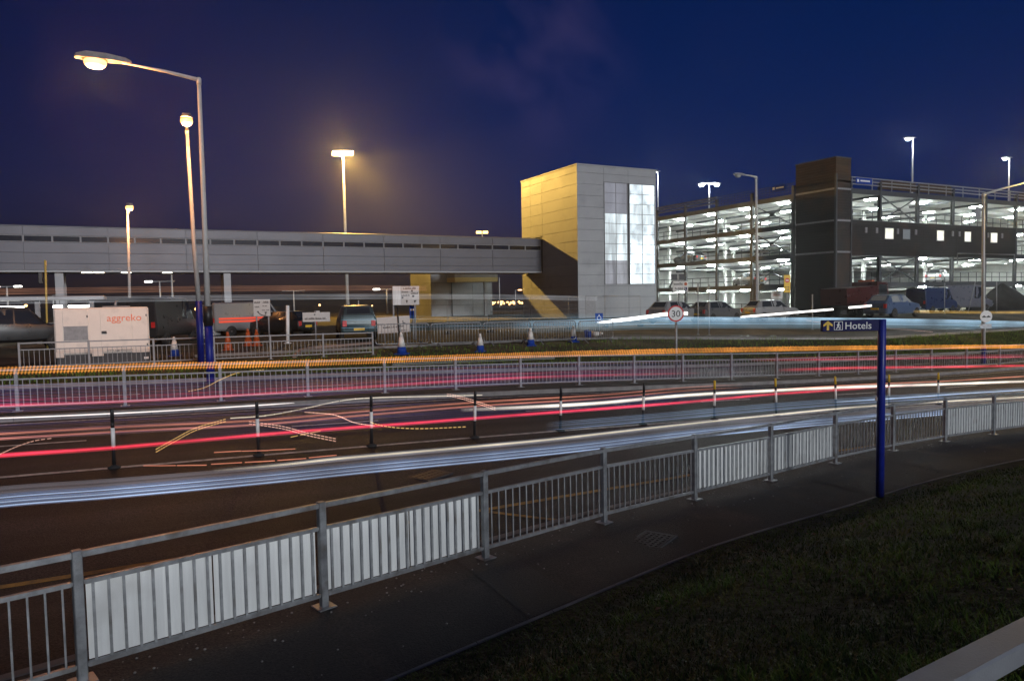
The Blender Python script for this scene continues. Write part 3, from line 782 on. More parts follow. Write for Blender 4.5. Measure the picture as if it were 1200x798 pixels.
a = on_ground(1152, 432); a = on_v(1152, 430, 21.3); a.z = gz(a.x, 21.3); v = 21.3; t = on_v(1152.5, 227, v); tip = on_v(1218, 211, v)
lampE = street_lamp('street_lamp', 'street lamp lit yellow with a blue base, its arm reaching out to the right', a, t, tip, bulb_y, SODY, 1700, 1.2, .9, 0, GR)
v = 40; a = on_v(888, 370, v); a.z = gz(a.x, v); t = on_v(886, 207, v)
lf = street_lamp('street_lamp', 'unlit street lamp in front of the car park, its dark head reaching left', a, t, on_v(866, 207, v) + UPW * .1, bulb_w, None, 0, 1.15, 0, 0, GR, lit=False, r0=.11)
m = MB(); m.bevbox((a.x - .28, a.y - .1, a.z + .9), (a.x + .0, a.y + .3, a.z + 3.1), .03); m.build('cabinet', M['galv_dull'], lf)
# tall floodlight mast beyond the bridge
v = 101; t = on_v(402, 181, v); a = Vector((t.x, v, PLAT))
ms = thing('floodlight_mast', 'tall mast beyond the bridge carrying a cluster of very bright yellow floodlights', 'floodlight', a, world=True)
m = MB(); m.tube([a, t], [.28, .13], 12); m.build('column', lampcol, ms)
m = MB(); m.bar(t - R0 * 1.5, t + R0 * 1.5, .16); m.build('crossbar', M['galv_dull'], ms)
for q in (-1.1, -.35, .35, 1.1):
    c = t + R0 * q; T = Matrix.Translation(c + Vector((0, 0, .05))) @ Matrix.Rotation(CAMROT, 4, 'Z') @ Matrix.Rotation(R(-25), 4, 'X')
    m = MB(); m.bevbox((-.34, -.12, -.30), (.34, .25, .30), .05, T); h = m.build('lamp_housing', M['galv_dull'], ms)
    m = MB(); m.bevbox((-.38, -.2, -.36), (.38, -.125, .36), .02, T); m.build('lens', bulb_y, h)
sp = bpy.data.lights.new('floodlight_beam', 'SPOT'); sp.energy = 90000; sp.color = (1, .60, .13); sp.spot_size = R(46); sp.spot_blend = .75; sp.shadow_soft_size = .3
so = bpy.data.objects.new('floodlight_beam', sp); col.objects.link(so); so.location = t - F0 * .6 - UPW * .2
so.rotation_euler = (Vector((36.8, 62, 3)) - t).to_track_quat('-Z', 'Y').to_euler()
s2 = bpy.data.lights.new('floodlight_beam', 'SPOT'); s2.energy = 65000; s2.color = (1, .57, .09); s2.spot_size = R(62); s2.spot_blend = .6; s2.shadow_soft_size = .3
o2 = bpy.data.objects.new('floodlight_beam', s2); col.objects.link(o2); o2.location = t - F0 * .6 - UPW * .2
o2.rotation_euler = (Vector((28, 78, PLAT)) - t).to_track_quat('-Z', 'Y').to_euler()
point_light('floodlight_glow', t - F0 * .9 - UPW * .1, (1, .58, .15), 15000, .5)
# white masts on the car park roof and around it
GM = 'white lamps on masts about the car park'
for px, yt, u_, v_, zb, lab in ((1070, 163, None, 56, 9.3, 'white lamp on the tallest mast on the car park roof, right of the stair tower'),
                            (1183, 186, None, 56, 9.3, 'white lamp on a mast on the car park roof at the far right'),
                            (771, 202, None, 84, PLAT, 'white lamp just showing beside the edge of the lift tower')):
    t = on_v(px, yt, v_); a = Vector((t.x, t.y, zb))
    street_lamp('lamp_mast', lab, a, t, t - R0 * .45 + UPW * .08, bulb_w, COOL, 700, 1.5, group=GM, r0=.1)
t = on_v(831, 216, 66); a = Vector((t.x, 66, 9.3))
r_ = thing('lamp_mast', 'short mast with two white lamps on the car park roof, left of the stair tower', 'street lamp', a, world=True, group=GM)
m = MB(); m.tube([a, t], [.1, .07], 10); m.bar(t - R0 * .7, t + R0 * .7, .07); m.build('column', lampcol, r_)
for q in (-1, 1):
    lp = lantern(r_, t + R0 * (.75 * q), R0 * q, 1.5, bulb_w)
point_light('lamp_light', t - F0 * .5, COOL, 500)
t = on_v(565, 274, 112)
a = Vector((t.x, t.y, PLAT)); r_ = thing('floodlight_mast', 'yellow floodlights peeping just above the bridge roof, left of the tower', 'floodlight', a, world=True)
m = MB(); m.tube([a, t], [.2, .1], 8); m.bar(t - R0 * .8, t + R0 * .8, .1); m.build('column', lampcol, r_)
for q in (-.55, .55):
    c = t + R0 * q; T = Matrix.Translation(c) @ Matrix.Rotation(CAMROT, 4, 'Z'); m = MB(); m.bevbox((-.45, -.15, 0), (.45, .15, .45), .04, T); m.build('lens', bulb_y, r_)
# far lamps seen under the bridge
GD = 'far off lamps seen under the bridge'
far = [(8, 336, 28, 'double', 120, 'w', 'far double lamp at the left edge, under the bridge'), (62, 346, 70, 'single', 170, 'w', 'tiny far lamp under the bridge above the shelter roof'),
       (187, 330, 176, 'double', 110, 'w', 'far double white lamp under the bridge right of the generator'), (201, 322, 201, 'pole', 95, '', 'bare far pole under the bridge beside the double white lamp'),
       (344, 341, 354, 'double', 130, 'd', 'far unlit double lamp under the bridge in the middle of the dark gap'), (453, 339, 447, 'double', 105, 'w', 'far double lamp under the bridge left of the white direction board'),
       (420, 352, 420, 'pole', 150, '', 'tiny far pole under the bridge'), (585, 325, 585, 'pole', 150, '', 'far orange lit pole in the gap beside the low block'), (604, 340, 608, 'single', 170, 'o', 'tiny far lamp in the gap beside the tower')]
fw = emit('far_lamp_white', (1, .97, .88), 8); fo = emit('far_lamp_orange', (1, .5, .15), 8)
for px, y, hx, kind, v, cc, lab in far:
    t = on_v(px, y, v); a = Vector((t.x, v, PLAT)); r_ = thing('far_lamp_post', lab, 'street lamp', a, world=True, group=GD)
    m = MB(); m.tube([a, t], [.16, .1], 6)
    if kind == 'double': m.bar(t - R0 * 1.4, t + R0 * 1.4, .09)
    if kind == 'single': m.bar(t, t + R0 * 1.0, .09)
    m.build('column', lampcol, r_)
    for q in ((-1.5, 1.5) if kind == 'double' else (1.2,) if kind == 'single' else ()):
        c = t + R0 * q; T = Matrix.Translation(c) @ Matrix.Rotation(CAMROT, 4, 'Z'); m = MB(); m.bevbox((-.5, -.18, -.1), (.5, .18, .12), .05, T)
        lit = cc == 'w' and not (q > 0 and kind == 'double' and px > 100)
        m.build('lamp_head', (fo if cc == 'o' else fw) if lit or cc == 'o' else M['galv_dull'], r_)

# ------------------------------------------------------------------ signs
def sign_root(name, label, cat, x, y, v, group=None):
    p = on_v(x, y, v); a = Vector((p.x, v, gz(p.x, v)))
    return thing(name, label, cat, a, CAMROT, group), a
def sz(a): return Vector(a).dot(FW) / FL          # metres per photo pixel at a point
def board(root, a, rect, mat, name='sign_board', th=.03, back_=.0):
    x0, y0, x1, y1 = rect; k = sz(a); c = on_v((x0 + x1) / 2, (y0 + y1) / 2, a[1])
    dx = (c - a).dot(R0); w, h = (x1 - x0) * k, (y1 - y0) * k; z = c.z - a[2]
    m = MB(); m.bevbox((dx - w / 2, -th - back_, z - h / 2), (dx + w / 2, -back_, z + h / 2), .006)
    return m.build(name, mat, root), (dx - w / 2, z - h / 2, w, h, -th - back_)
def marks(b, fr, rects, mat, name='lettering'):
    ox, oz, w, h, y = fr; m = MB()
    for x0, z0, x1, z1 in rects: m.box((ox + x0 * w, y - .006, oz + z0 * h), (ox + x1 * w, y - .001, oz + z1 * h))
    return m.build(name, mat, b)
def scribble(x0, x1, z0, z1, n, seed):
    # worn lettering too small to read: upright strokes grouped into words
    q = random.Random(seed); out = []; x = x0; st = (x1 - x0) / n
    for i in range(n):
        if q.random() < .84:
            hh = z1 if q.random() < .35 else lerp(z0, z1, .72); out.append((x, z0, x + st * .58, hh))
        x += st
    return out + [(x0, z0, x1, z0 + .14 * (z1 - z0))]
def posts(root, xs, z, mat, r=.04):
    for x in xs:
        m = MB(); m.tube([(x, .04, -.1), (x, .04, z)], r, 10); m.build('post', mat, root)

# direction sign to the hotels, beside the footway
a = on_ground(1031, 583); k = sz(a)
ht = thing('direction_sign', 'blue direction sign reading Hotels on a blue post at the edge of the grass', 'sign', a, CAMROT)
H = on_v(1032, 375, a.y).z - a.z
m = MB(); m.lathe([(.062, -.1), (.062, H), (.05, H + .012)], 20); m.build('post', M['blue'], ht)
w = 66 * k; zt = on_v(1000, 375.5, a.y).z - a.z; hh = 13.2 * k
x0 = -.075 - w + .02
m = MB(); m.bevbox((x0, -.04, zt - hh), (-.06, .04, zt), .008)
b = m.build('sign_panel', M['navy'], ht)
m = MB(); cx = x0 + .085; cz = zt - hh / 2
m.box((cx - .017, -.046, cz - .07), (cx + .017, -.041, cz + .045)); 
for s in (-1, 1): m.mesh([(cx, -.046, cz + .078), (cx, -.046, cz + .028), (cx + s * .072, -.046, cz - .012), (cx + s * .072, -.046, cz + .022)], [(0, 1, 2, 3)])
m.build('arrow', M['yellow'], b)
m = MB(); px = cx + .165; q = .068
for s in ((-q, -q, q, -q + .007), (-q, q - .007, q, q), (-q, -q + .007, -q + .007, q - .007), (q - .007, -q + .007, q, q - .007)): m.box((px + s[0], -.045, cz + s[1]), (px + s[2], -.041, cz + s[3]))
m.lathe([(.011, 0), (.011, .004)], 10, Matrix.Translation((px + .006, -.041, cz + .045)) @ Matrix.Rotation(PI / 2, 4, 'X'))
for p, q2, w_ in (((px + .004, cz + .032), (px - .006, cz - .006), .022), ((px - .004, cz - .004), (px + .014, cz - .03), .012), ((px + .014, cz - .03), (px + .018, cz - .056), .011),
                 ((px - .008, cz - .006), (px - .016, cz - .03), .012), ((px - .016, cz - .03), (px - .034, cz - .052), .011), ((px + .006, cz + .026), (px + .03, cz + .004), .009), ((px - .002, cz + .026), (px - .024, cz + .01), .009), ((px + .03, cz + .004), (px + .034, cz - .055), .005)):
    m.bar((p[0], -.0435, p[1]), (q2[0], -.0435, q2[1]), .004, w_)
m.build('walking_figure', M['white'], b)
m = MB(); text_into(m, 'Hotels', .158, Matrix.Translation((px + .10, -.042, cz - .055))); m.build('lettering', M['white'], b)
m = MB(); m.box((-.079, -.03, H * .55), (-.0745, .03, H * .55 + .055)); m.build('sticker', M['white'], ht)

# speed limit sign
def disc(m, r, y0, y1, cx, cz, n=32): m.lathe([(r, 0), (r, abs(y1 - y0))], n, Matrix.Translation((cx, y0, cz)) @ Matrix.Rotation(PI / 2, 4, 'X'), sm=False)
a = Vector(on_v(793, 430, 20.9)); a.z = gz(a.x, 20.9); k = sz(a)
r_ = thing('speed_limit_sign', 'round red and white speed limit sign reading 30 on a grey pole', 'sign', a, CAMROT)
c = on_v(792, 367.5, 20.9); z = c.z - a.z; rr = 9.6 * k; dx = (c - a).dot(R0)
m = MB(); m.tube([(0, .05, -.1), (0, .05, z + rr * .8)], .04, 12); m.build('post', M['galv'], r_)
m = MB(); disc(m, rr, 0, -.012, dx, z); b = m.build('sign_rim', M['red'], r_)
m = MB(); disc(m, rr * .82, -.013, -.016, dx, z); m.build('sign_face', M['white'], b)
m = MB(); text_into(m, '30', rr * 1.12, Matrix.Translation((dx, -.017, z - rr * .40)), 'CENTER', .004); m.build('lettering', M['black'], b)
# no overtaking sign strapped to the lit lamp column
a = lampE.location.copy(); c = on_v(1151, 371, a.y); k = sz(c); z = c.z - a.z; rr = 7.0 * k
r_ = thing('road_sign', 'round white sign with two dark cars, fixed to the yellow lit lamp column', 'sign', (a.x, a.y, a.z), CAMROT)
m = MB(); disc(m, rr, -.15, -.165, 0, z); b = m.build('sign_face', M['white'], r_)
m = MB()
for s in (-1, 1):
    x = s * rr * .36; h = rr * .22
    m.prism([(x - h * 1.5, z - h * .7), (x + h * 1.5, z - h * .7), (x + h * 1.5, z), (x + h * .9, z + h * .1), (x + h * .6, z + h * .7), (x - h * .6, z + h * .7), (x - h * .9, z + h * .1), (x - h * 1.5, z)], -.172, -.166)
m.build('car_symbols', M['black'], b)
m = MB(); w = 13 * k; m.bevbox((-w / 2, -.165, z - 14 * k), (w / 2, -.15, z - 8.6 * k), .004); m.build('plate', M['galv'], r_)
m = MB(); m.box((-.14, -.15, z - .05), (.14, .13, z + .0)); m.box((-.14, -.15, z - 11.5 * k), (.14, .13, z - 10.8 * k)); m.build('bracket', M['galv'], r_)

# white board with a curved arrow
wb = mat_('sign_white', (.60, .60, .58), .5, var=.1)
a = on_ground(307, 402); k = sz(a)
r_ = thing('direction_sign', 'squarish white direction board with a curved arrow, left of the long white notice', 'sign', a, CAMROT)
b, f = board(r_, a, (297.5, 351, 317, 370.5), wb)
marks(b, f, scribble(.06, .42, .78, .88, 7, 1) + scribble(.52, .92, .78, .9, 8, 2) + scribble(.08, .4, .52, .6, 6, 3) + scribble(.55, .82, .58, .64, 8, 4) + scribble(.5, .95, .33, .4, 9, 5) + [(.70, .12, .76, .24), (.66, .2, .80, .25)], M['black'])
m = MB(); ox, oz, w, h, y = f
pts = [(.26, .26), (.33, .17), (.45, .08), (.60, .04), (.76, .05)]
for p, q in zip(pts, pts[1:]): m.bar((ox + p[0] * w, y - .004, oz + p[1] * h), (ox + q[0] * w, y - .004, oz + q[1] * h), .006, .05 * w)
m.bar((ox + .21 * w, y - .004, oz + .27 * h), (ox + .31 * w, y - .004, oz + .27 * h), .006, .06 * w); m.build('arrow', M['black'], b)
posts(r_, (f[0] + .12, f[0] + f[2] - .12), f[1] + f[3] * .9, M['galv_dull'])
# long white notice
a = on_ground(370, 400); k = sz(a)
r_ = thing('notice_board', 'long white notice with one line of lettering, left of the teal four wheel drive', 'sign', a, CAMROT)
b, f = board(r_, a, (355, 366, 387, 377), wb)
marks(b, f, scribble(.08, .88, .24, .46, 22, 8) + [(.42, .7, .47, .82)], M['black'])
m = MB(); m.bevbox((f[0] + f[2] * .5, -.03, f[1] + f[3]), (f[0] + f[2] * .63, 0, f[1] + f[3] * 1.16), .004); m.build('top_tab', wb, r_)
posts(r_, (f[0] + f[2] * .45,), f[1] + f[3] * 1.2, M['galv_dull'])
# large double board
a = on_ground(476, 399); k = sz(a)
r_ = thing('direction_sign', 'large white direction board with a blank left panel, before the yellow lit end wall', 'sign', a, CAMROT)
b, f = board(r_, a, (459.5, 335.5, 470, 357.5), M['board'])
b, f = board(r_, a, (470.2, 335.5, 491.5, 357.5), wb)
marks(b, f, scribble(.14, .84, .84, .94, 14, 11) + scribble(.05, .42, .66, .74, 9, 12) + scribble(.56, .95, .58, .66, 9, 13) + scribble(.04, .5, .48, .56, 10, 14) + [(.05, .36, .14, .44), (.62, .42, .74, .52), (.3, .12, .35, .26), (.27, .2, .38, .24), (.74, .12, .79, .24), (.72, .2, .84, .25), (.58, .7, .66, .8)], M['black'])
posts(r_, (-.65, f[0] + f[2] - .25), f[1] + f[3] * .9, M['galv_dull'], .05)
a = on_ground(478, 398)
r_ = thing('site_sign', 'small blue sign with white marks under the right end of the large direction board', 'sign', a, CAMROT)
b, f = board(r_, a, (480.5, 358, 488, 373), M['sign_blue']); marks(b, f, [(.15, .6, .78, .74)], M['white']); posts(r_, (f[0] + f[2] * .5,), f[1] + .1, M['galv_dull'])
# leaning board on the barriers
a = on_ground(462, 405); k = sz(a)
r_ = thing('notice_board', 'wide white notice tied tilted to the crowd barrier below the large direction board', 'sign', a, CAMROT)
b, f = board(r_, a, (443.5, 371, 482, 390), wb); marks(b, f, scribble(.17, .66, .32, .42, 20, 31) + scribble(.68, .80, .34, .44, 4, 32) + scribble(.70, .9, .1, .16, 8, 33) + [(.78, .55, .8, .72), (.8, .55, .86, .58)], M['black'])
r_.rotation_euler = (0, R(-3), CAMROT); posts(r_, (f[0] + .3, f[0] + f[2] - .2), f[1] + .2, M['galv_dull'])
m = MB(); m.tube([(f[0] + f[2] * .655, -.06, 0), (f[0] + f[2] * .655, -.06, f[1] + f[3] * 1.55)], .035, 8); m.build('dark_pole', M['black'], r_)
# arrow shaped sign with two grey boards above
v = 44; p = on_v(795, 345, v); a = Vector((p.x - .0, v, gz(p.x, v))); k = sz(a)
r_ = thing('direction_sign', 'white direction sign with a black arrow end and an orange badge, beside the tower', 'sign', a, CAMROT)
b, f = board(r_, a, (788, 329.5, 806, 342), wb); ox, oz, w, h, y = f
marks(b, f, scribble(.06, .66, .64, .86, 11, 41) + scribble(.14, .7, .24, .40, 13, 42), M['black'])
m = MB(); m.mesh([(ox - .25 * w, y - .004, oz + h / 2), (ox - .04 * w, y - .004, oz - .02 * h), (ox + .05 * w, y - .004, oz - .02 * h), (ox - .12 * w, y - .004, oz + h / 2), (ox + .05 * w, y - .004, oz + 1.02 * h), (ox - .04 * w, y - .004, oz + 1.02 * h)], [(0, 1, 2, 3), (0, 3, 4, 5)]); 
m.box((ox - .03 * w, y - .001, oz + 1.0 * h), (ox + w, y + .002, oz + 1.04 * h)); m.build('arrow', M['black'], b)
m = MB(); disc(m, .15 * h, y - .001, y - .007, ox + .84 * w, oz + .72 * h, 16); m.build('badge', M['orange'], b)
marks(b, f, [(.76, .06, .93, .42)], M['navy'], 'symbol_panel'); marks(b, (f[0], f[1], f[2], f[3], f[4] - .006), [(.82, .30, .85, .36), (.82, .16, .84, .29), (.84, .12, .88, .16), (.88, .1, .9, .16)], M['white'], 'wheelchair_symbol')
b, f2 = board(r_, a, (787, 321.5, 794.2, 328.5), M['dark_grey'], 'grey_board'); b, f2 = board(r_, a, (795.2, 321.5, 801.8, 328.5), M['dark_grey'], 'grey_board')
posts(r_, (ox + w * .4,), f2[1] + f2[3], M['galv_dull'], .07)
# yellow no entry board
v = 41; p = on_v(922, 345, v); a = Vector((p.x, v, gz(p.x, v))); k = sz(a)
r_ = thing('road_sign', 'tall yellow board with a red no entry disc in front of the stair tower', 'sign', a, CAMROT)
b, f = board(r_, a, (918.5, 322.5, 926, 343), M['yellow']); ox, oz, w, h, y = f
m = MB(); disc(m, w * .37, y - .001, y - .006, ox + w / 2, oz + h * .7, 24); d_ = m.build('no_entry_disc', M['red'], b)
m = MB(); m.box((ox + w * .27, y - .010, oz + h * .67), (ox + w * .73, y - .0065, oz + h * .73)); m.build('white_bar', M['white'], d_)
marks(b, f, scribble(.15, .85, .30, .36, 7, 51) + scribble(.2, .8, .16, .22, 6, 52), M['black']); posts(r_, (ox + w / 2,), oz + h * .9, M['galv_dull'], .06)
# blue square sign by the mesh fence
v = 34.5; p = on_v(702, 380, v); a = Vector((p.x, v, gz(p.x, v)))
r_ = thing('road_sign', 'square blue sign with a white ring, low on the wire fencing before the tower', 'sign', a, CAMROT)
b, f = board(r_, a, (697.5, 367, 706.5, 377.5), M['sign_blue']); ox, oz, w, h, y = f
m = MB(); n = 20
for i in range(n):
    t0, t1 = 2 * PI * i / n, 2 * PI * (i + 1) / n
    m.bar((ox + w * (.5 + .25 * math.cos(t0)), y - .005, oz + h * (.45 + .22 * math.sin(t0))), (ox + w * (.5 + .25 * math.cos(t1)), y - .005, oz + h * (.45 + .22 * math.sin(t1))), .006, .025)
m.box((ox + w * .45, y - .008, oz + h * .7), (ox + w * .55, y - .002, oz + h * .85)); m.build('white_symbol', M['white'], b); posts(r_, (ox + w / 2,), oz + h, M['galv_dull'])
v = 42; p = on_v(910, 350, v); a = Vector((p.x, v, gz(p.x, v)))
r_ = thing('notice_board', 'pale pinkish notice board low before the car park, left of the yellow board', 'sign', a, CAMROT)
b, f = board(r_, a, (903.5, 342, 917, 350.5), wb); marks(b, f, scribble(.15, .85, .45, .6, 10, 61), M['red']); posts(r_, (f[0] + .1, f[0] + f[2] - .1), f[1] + .2, M['galv_dull'])

# ------------------------------------------------------------------ crowd barriers, mesh fencing, cones
def make_barrier(L_=2.3, H=1.08):
    t = thing('crowd_barrier', 'x', 'barrier')
    r = .12; m = MB(); pts = []
    for (cx, cz, a0) in ((L_ / 2 - r, .18 + r, -90), (L_ / 2 - r, H - r, 0), (-L_ / 2 + r, H - r, 90), (-L_ / 2 + r, .18 + r, 180)):
        for k in range(5): an = R(a0 + 22.5 * k); pts.append((cx + r * math.cos(an), 0, cz + r * math.sin(an)))
    m.tube(pts + [pts[0]], .026, 8); m.build('frame', M['galv'], t)
    m = MB(); n = 16
    for k in range(n): x = -L_ / 2 + (k + 1) * L_ / (n + 1); m.tube([(x, 0, .19), (x, 0, H - .01)], .015, 6)
    m.build('bars', M['galv'], t)
    for x in (-.8, .8):
        m = MB(); m.bar((x, 0, .18), (x, -.34, .015), .045, .03); m.bar((x, 0, .18), (x, .34, .015), .045, .03); m.build('foot', M['galv'], t)
    return t
bx = [(440, 408), (505, 407), (566.5, 405), (624, 403.5), (677.5, 402.5)]
ends = [(503.5, 407), (565.5, 405), (623, 403.5), (677, 402.5), (720, 400.5)]
names = ['with a white notice tied on, leftmost of the row', 'second from the left, beside the grey and white cone', 'third from the left, in the middle of the row', 'fourth from the left, below the lift tower', 'rightmost of the row, nearest the speed sign']
b0 = None
for i, (p, q) in enumerate(zip(bx, ends)):
    A, B = on_ground(*p), on_ground(*q); B.z = A.z
    c = (A + B) / 2; c = on_v((p[0] + q[0]) / 2, (p[1] + q[1]) / 2, c.y)
    c.z = gz(c.x, c.y)
    o = b0 = make_barrier() if i == 0 else None
    if i: o = copy_tree(first_b)
    else: first_b = o
    o.location = c; o.rotation_euler = (0, 0, math.atan2(B.y - A.y, B.x - A.x) * .6 + rnd.uniform(-.05, .05))
    o.scale = ((B - A).length / 2.36,) + (1, 1)
    tag(o, 'steel crowd barrier, ' + names[i], 'barrier', 'crowd barriers in a row')
def make_mesh_panel(W=3.4, H=2.0):
    t = thing('mesh_fence_panel', 'x', 'fence')
    m = MB()
    m.tube([(-W / 2, 0, .1), (-W / 2, 0, H), (W / 2, 0, H), (W / 2, 0, .1)], .021, 8); m.tube([(-W / 2, 0, .22), (W / 2, 0, .22)], .018, 6); m.build('frame', M['galv_dull'], t)
    m = MB()
    for k in range(1, 26): x = -W / 2 + k * W / 26; m.bar((x, 0, .22), (x, 0, H), .007)
    for k in range(1, 7): z = .22 + k * (H - .22) / 7; m.bar((-W / 2, 0, z), (W / 2, 0, z), .006)
    m.build('wire_mesh', M['galv_dull'], t)
    for x in (-W / 2, W / 2):
        m = MB(); m.bevbox((x - .12, -.32, 0), (x + .12, .32, .14), .03); m.build('block', M['rubber'], t)
    return t
mp = None
labs = ['leftmost of the mesh panels, before the low pale block', 'second from the left, across the gap beside the tower', 'third mesh panel, before the dark side of the tower', 'fourth mesh panel, before the pale front of the tower', 'rightmost mesh panel, ending below the tower glazing']
for i, x in enumerate((548, 598, 645, 688, 730)):
    v = 39.5 - i * .2; p = on_v(x, 380, v)
    if mp is None: mp = o = make_mesh_panel()
    else: o = copy_tree(mp)
    o.location = (p.x, v, gz(p.x, v)); o.rotation_euler = (0, 0, CAMROT * .45 + rnd.uniform(-.05, .05)); o.scale = (.72, 1, 1)
    tag(o, 'thin wire site fence panel, ' + labs[i], 'fence', 'wire site fence panels')
def make_cone(top, base):
    t = thing('traffic_cone', 'x', 'traffic cone')
    m = MB(); m.bevbox((-.21, -.21, 0), (.21, .21, .05), .02); m.lathe([(.17, .05), (.135, .27)], 16); m.build('base', base, t)
    m = MB(); m.lathe([(.134, .27), (.07, .60)], 16); m.build('sleeve', top, t)
    m = MB(); m.lathe([(.069, .60), (.045, .73), (.03, .75)], 14); m.build('tip', top, t)
    return t
cw = make_cone(mat_('cone_white', (.72, .70, .66), .5, var=.1), M['sign_blue']); co = make_cone(M['orange'], M['orange'])
cones = [(471, 415.5, cw, 'white cone on a blue base at the foot of the notice on the barriers', 1.25), (563, 412.5, cw, 'white cone on a blue base in front of the second barrier', 1.1), (622, 405.5, cw, 'white and blue cone in front of the third barrier', 1.15), (672, 401, cw, 'white and blue cone in front of the fourth barrier', 1.1),
         (205, 418, cw, 'white and blue cone between the generator and the lamp columns', 1.1), (267.5, 411, co, 'plain orange cone nearest the lamp columns', 1.15), (291, 405.5, co, 'plain orange cone in the middle of the orange three', 1.15), (301, 405.5, co, 'plain orange cone nearest the white direction board', 1.1)]
used_c = set()
for x, y, src, lab, s in cones:
    if id(src) in used_c: o = copy_tree(src)
    else: o = src; used_c.add(id(src))
    o.location = on_ground(x, y); o.scale = (s, s, s); o.rotation_euler = (R(rnd.uniform(-2, 2)), 0, rnd.uniform(0, 3)); tag(o, lab, 'traffic cone', 'traffic cones by the barriers')
o = copy_tree(cw); o.location = on_ground(687, 397); o.rotation_euler = (R(84), 0, .6); o.location.z += .2
tag(o, 'white and blue cone lying on its side behind the fourth barrier', 'traffic cone', 'traffic cones by the barriers')

# ------------------------------------------------------------------ generator
A_, B_ = on_v(64, 400, 31.3), on_v(175.5, 400, 31.3); D = 1.3; a = Vector(((A_.x + B_.x) / 2, 31.3 + D / 2, 0)); a.z = gz(a.x, 31.3)
gn = thing('generator', 'white portable generator tinted cream as by lamplight, dark base, orange lettering on its side', 'generator', a, 0)
W = B_.x - A_.x; c_ = (A_ + B_) / 2; Hh = on_v(119, 360.5, 31.3).z - a.z; k = Hh / 66.5; zb = 12 * k
m = MB(); m.bevbox((-W / 2 + .02, -D / 2 + .03, -.05), (W / 2 - .02, D / 2 - .03, zb), .03); m.build('base_frame', M['dark_grey'], gn)
m = MB(); m.bevbox((-W / 2, -D / 2, zb - .05), (W / 2, D / 2, Hh), .05)
# the lower skirt panels hang over the base
X = lambda f: -W / 2 + f * W
for p, q, dz in ((.0, .09, .12), (.37, .50, .12), (.80, 1.0, .04)): m.bevbox((X(p) + .01, -D / 2 - .012, zb - dz), (X(q) - .01, -D / 2 + .1, zb + .1), .012)
body = m.build('canopy', M['sodium_tint_white'], gn)
for p, q in ((.09, .355), (.475, .80), (.81, .985)):
    m = MB(); m.bevbox((X(p) + .006, -D / 2 - .022, zb + .03), (X(q) - .006, -D / 2 - .002, Hh - .09), .008); d_ = m.build('door', M['sodium_tint_white'], gn)
    if p == .475:
        m = MB(); m.bevbox((X(p) + .03, -D / 2 - .045, zb + .72), (X(p) + .2, -D / 2 - .023, zb + .82), .008); m.tube([(X(p) + .1, -D / 2 - .05, zb + .77), (X(p) + .21, -D / 2 - .06, zb + .74)], .014, 6); m.build('handle', M['dark_grey'], d_)
    else:
        m = MB(); m.bevbox((X(q) - .06, -D / 2 - .045, zb + .22), (X(q) - .02, -D / 2 - .023, zb + .3), .006); m.bevbox((X(q) - .06, -D / 2 - .045, Hh - .36), (X(q) - .02, -D / 2 - .023, Hh - .28), .006); m.build('hinge', M['dark_grey'], d_)
m = MB(); gx0, gx1, gz0, gz1 = X(.10), X(.34), zb + .26 * Hh, zb + .26 * Hh + .46
for i in range(13): xx = lerp(gx0, gx1, i / 12); m.box((xx - .008, -D / 2 - .04, gz0), (xx + .008, -D / 2 - .024, gz1))
m.box((gx0 - .02, -D / 2 - .042, gz0 - .03), (gx1 + .02, -D / 2 - .023, gz0)); m.box((gx0 - .02, -D / 2 - .042, gz1), (gx1 + .02, -D / 2 - .023, gz1 + .03)); m.box((gx0, -D / 2 - .030, gz0), (gx1, -D / 2 - .0225, gz1)); m.build('louvre', M['galv_dull'], gn)
orr = mat_('orange_lettering', (.80, .16, .04), .5, var=.05)
m = MB(); text_into(m, 'aggreko', .37, Matrix.Translation((X(.545), -D / 2 - .026, Hh - .52))); m.build('lettering', orr, gn)
m = MB(); text_into(m, 'www.aggreko.com', .115, Matrix.Translation((X(.53), -D / 2 - .026, zb + .055))); m.build('lettering', M['dark_grey'], gn)
m = MB(); m.tube([(X(.64), 0, Hh), (X(.64), 0, Hh + .12), (X(.655), 0, Hh + .26)], .05, 10); m.bevbox((X(.5), -.35, Hh - .01), (X(.8), .35, Hh + .05), .02); m.build('exhaust', M['galv_dull'], gn)
m = MB(); m.tube([(X(.88), 0, Hh), (X(.90), -.05, Hh + .13), (X(.93), 0, Hh)], .018, 6); m.build('lifting_eye', M['black'], gn)
m = MB(); m.box((W / 2 - .22, -D / 2 + .022, zb * .2), (W / 2 - .06, -D / 2 + .029, zb * .42)); m.build('plate', M['white'], gn)

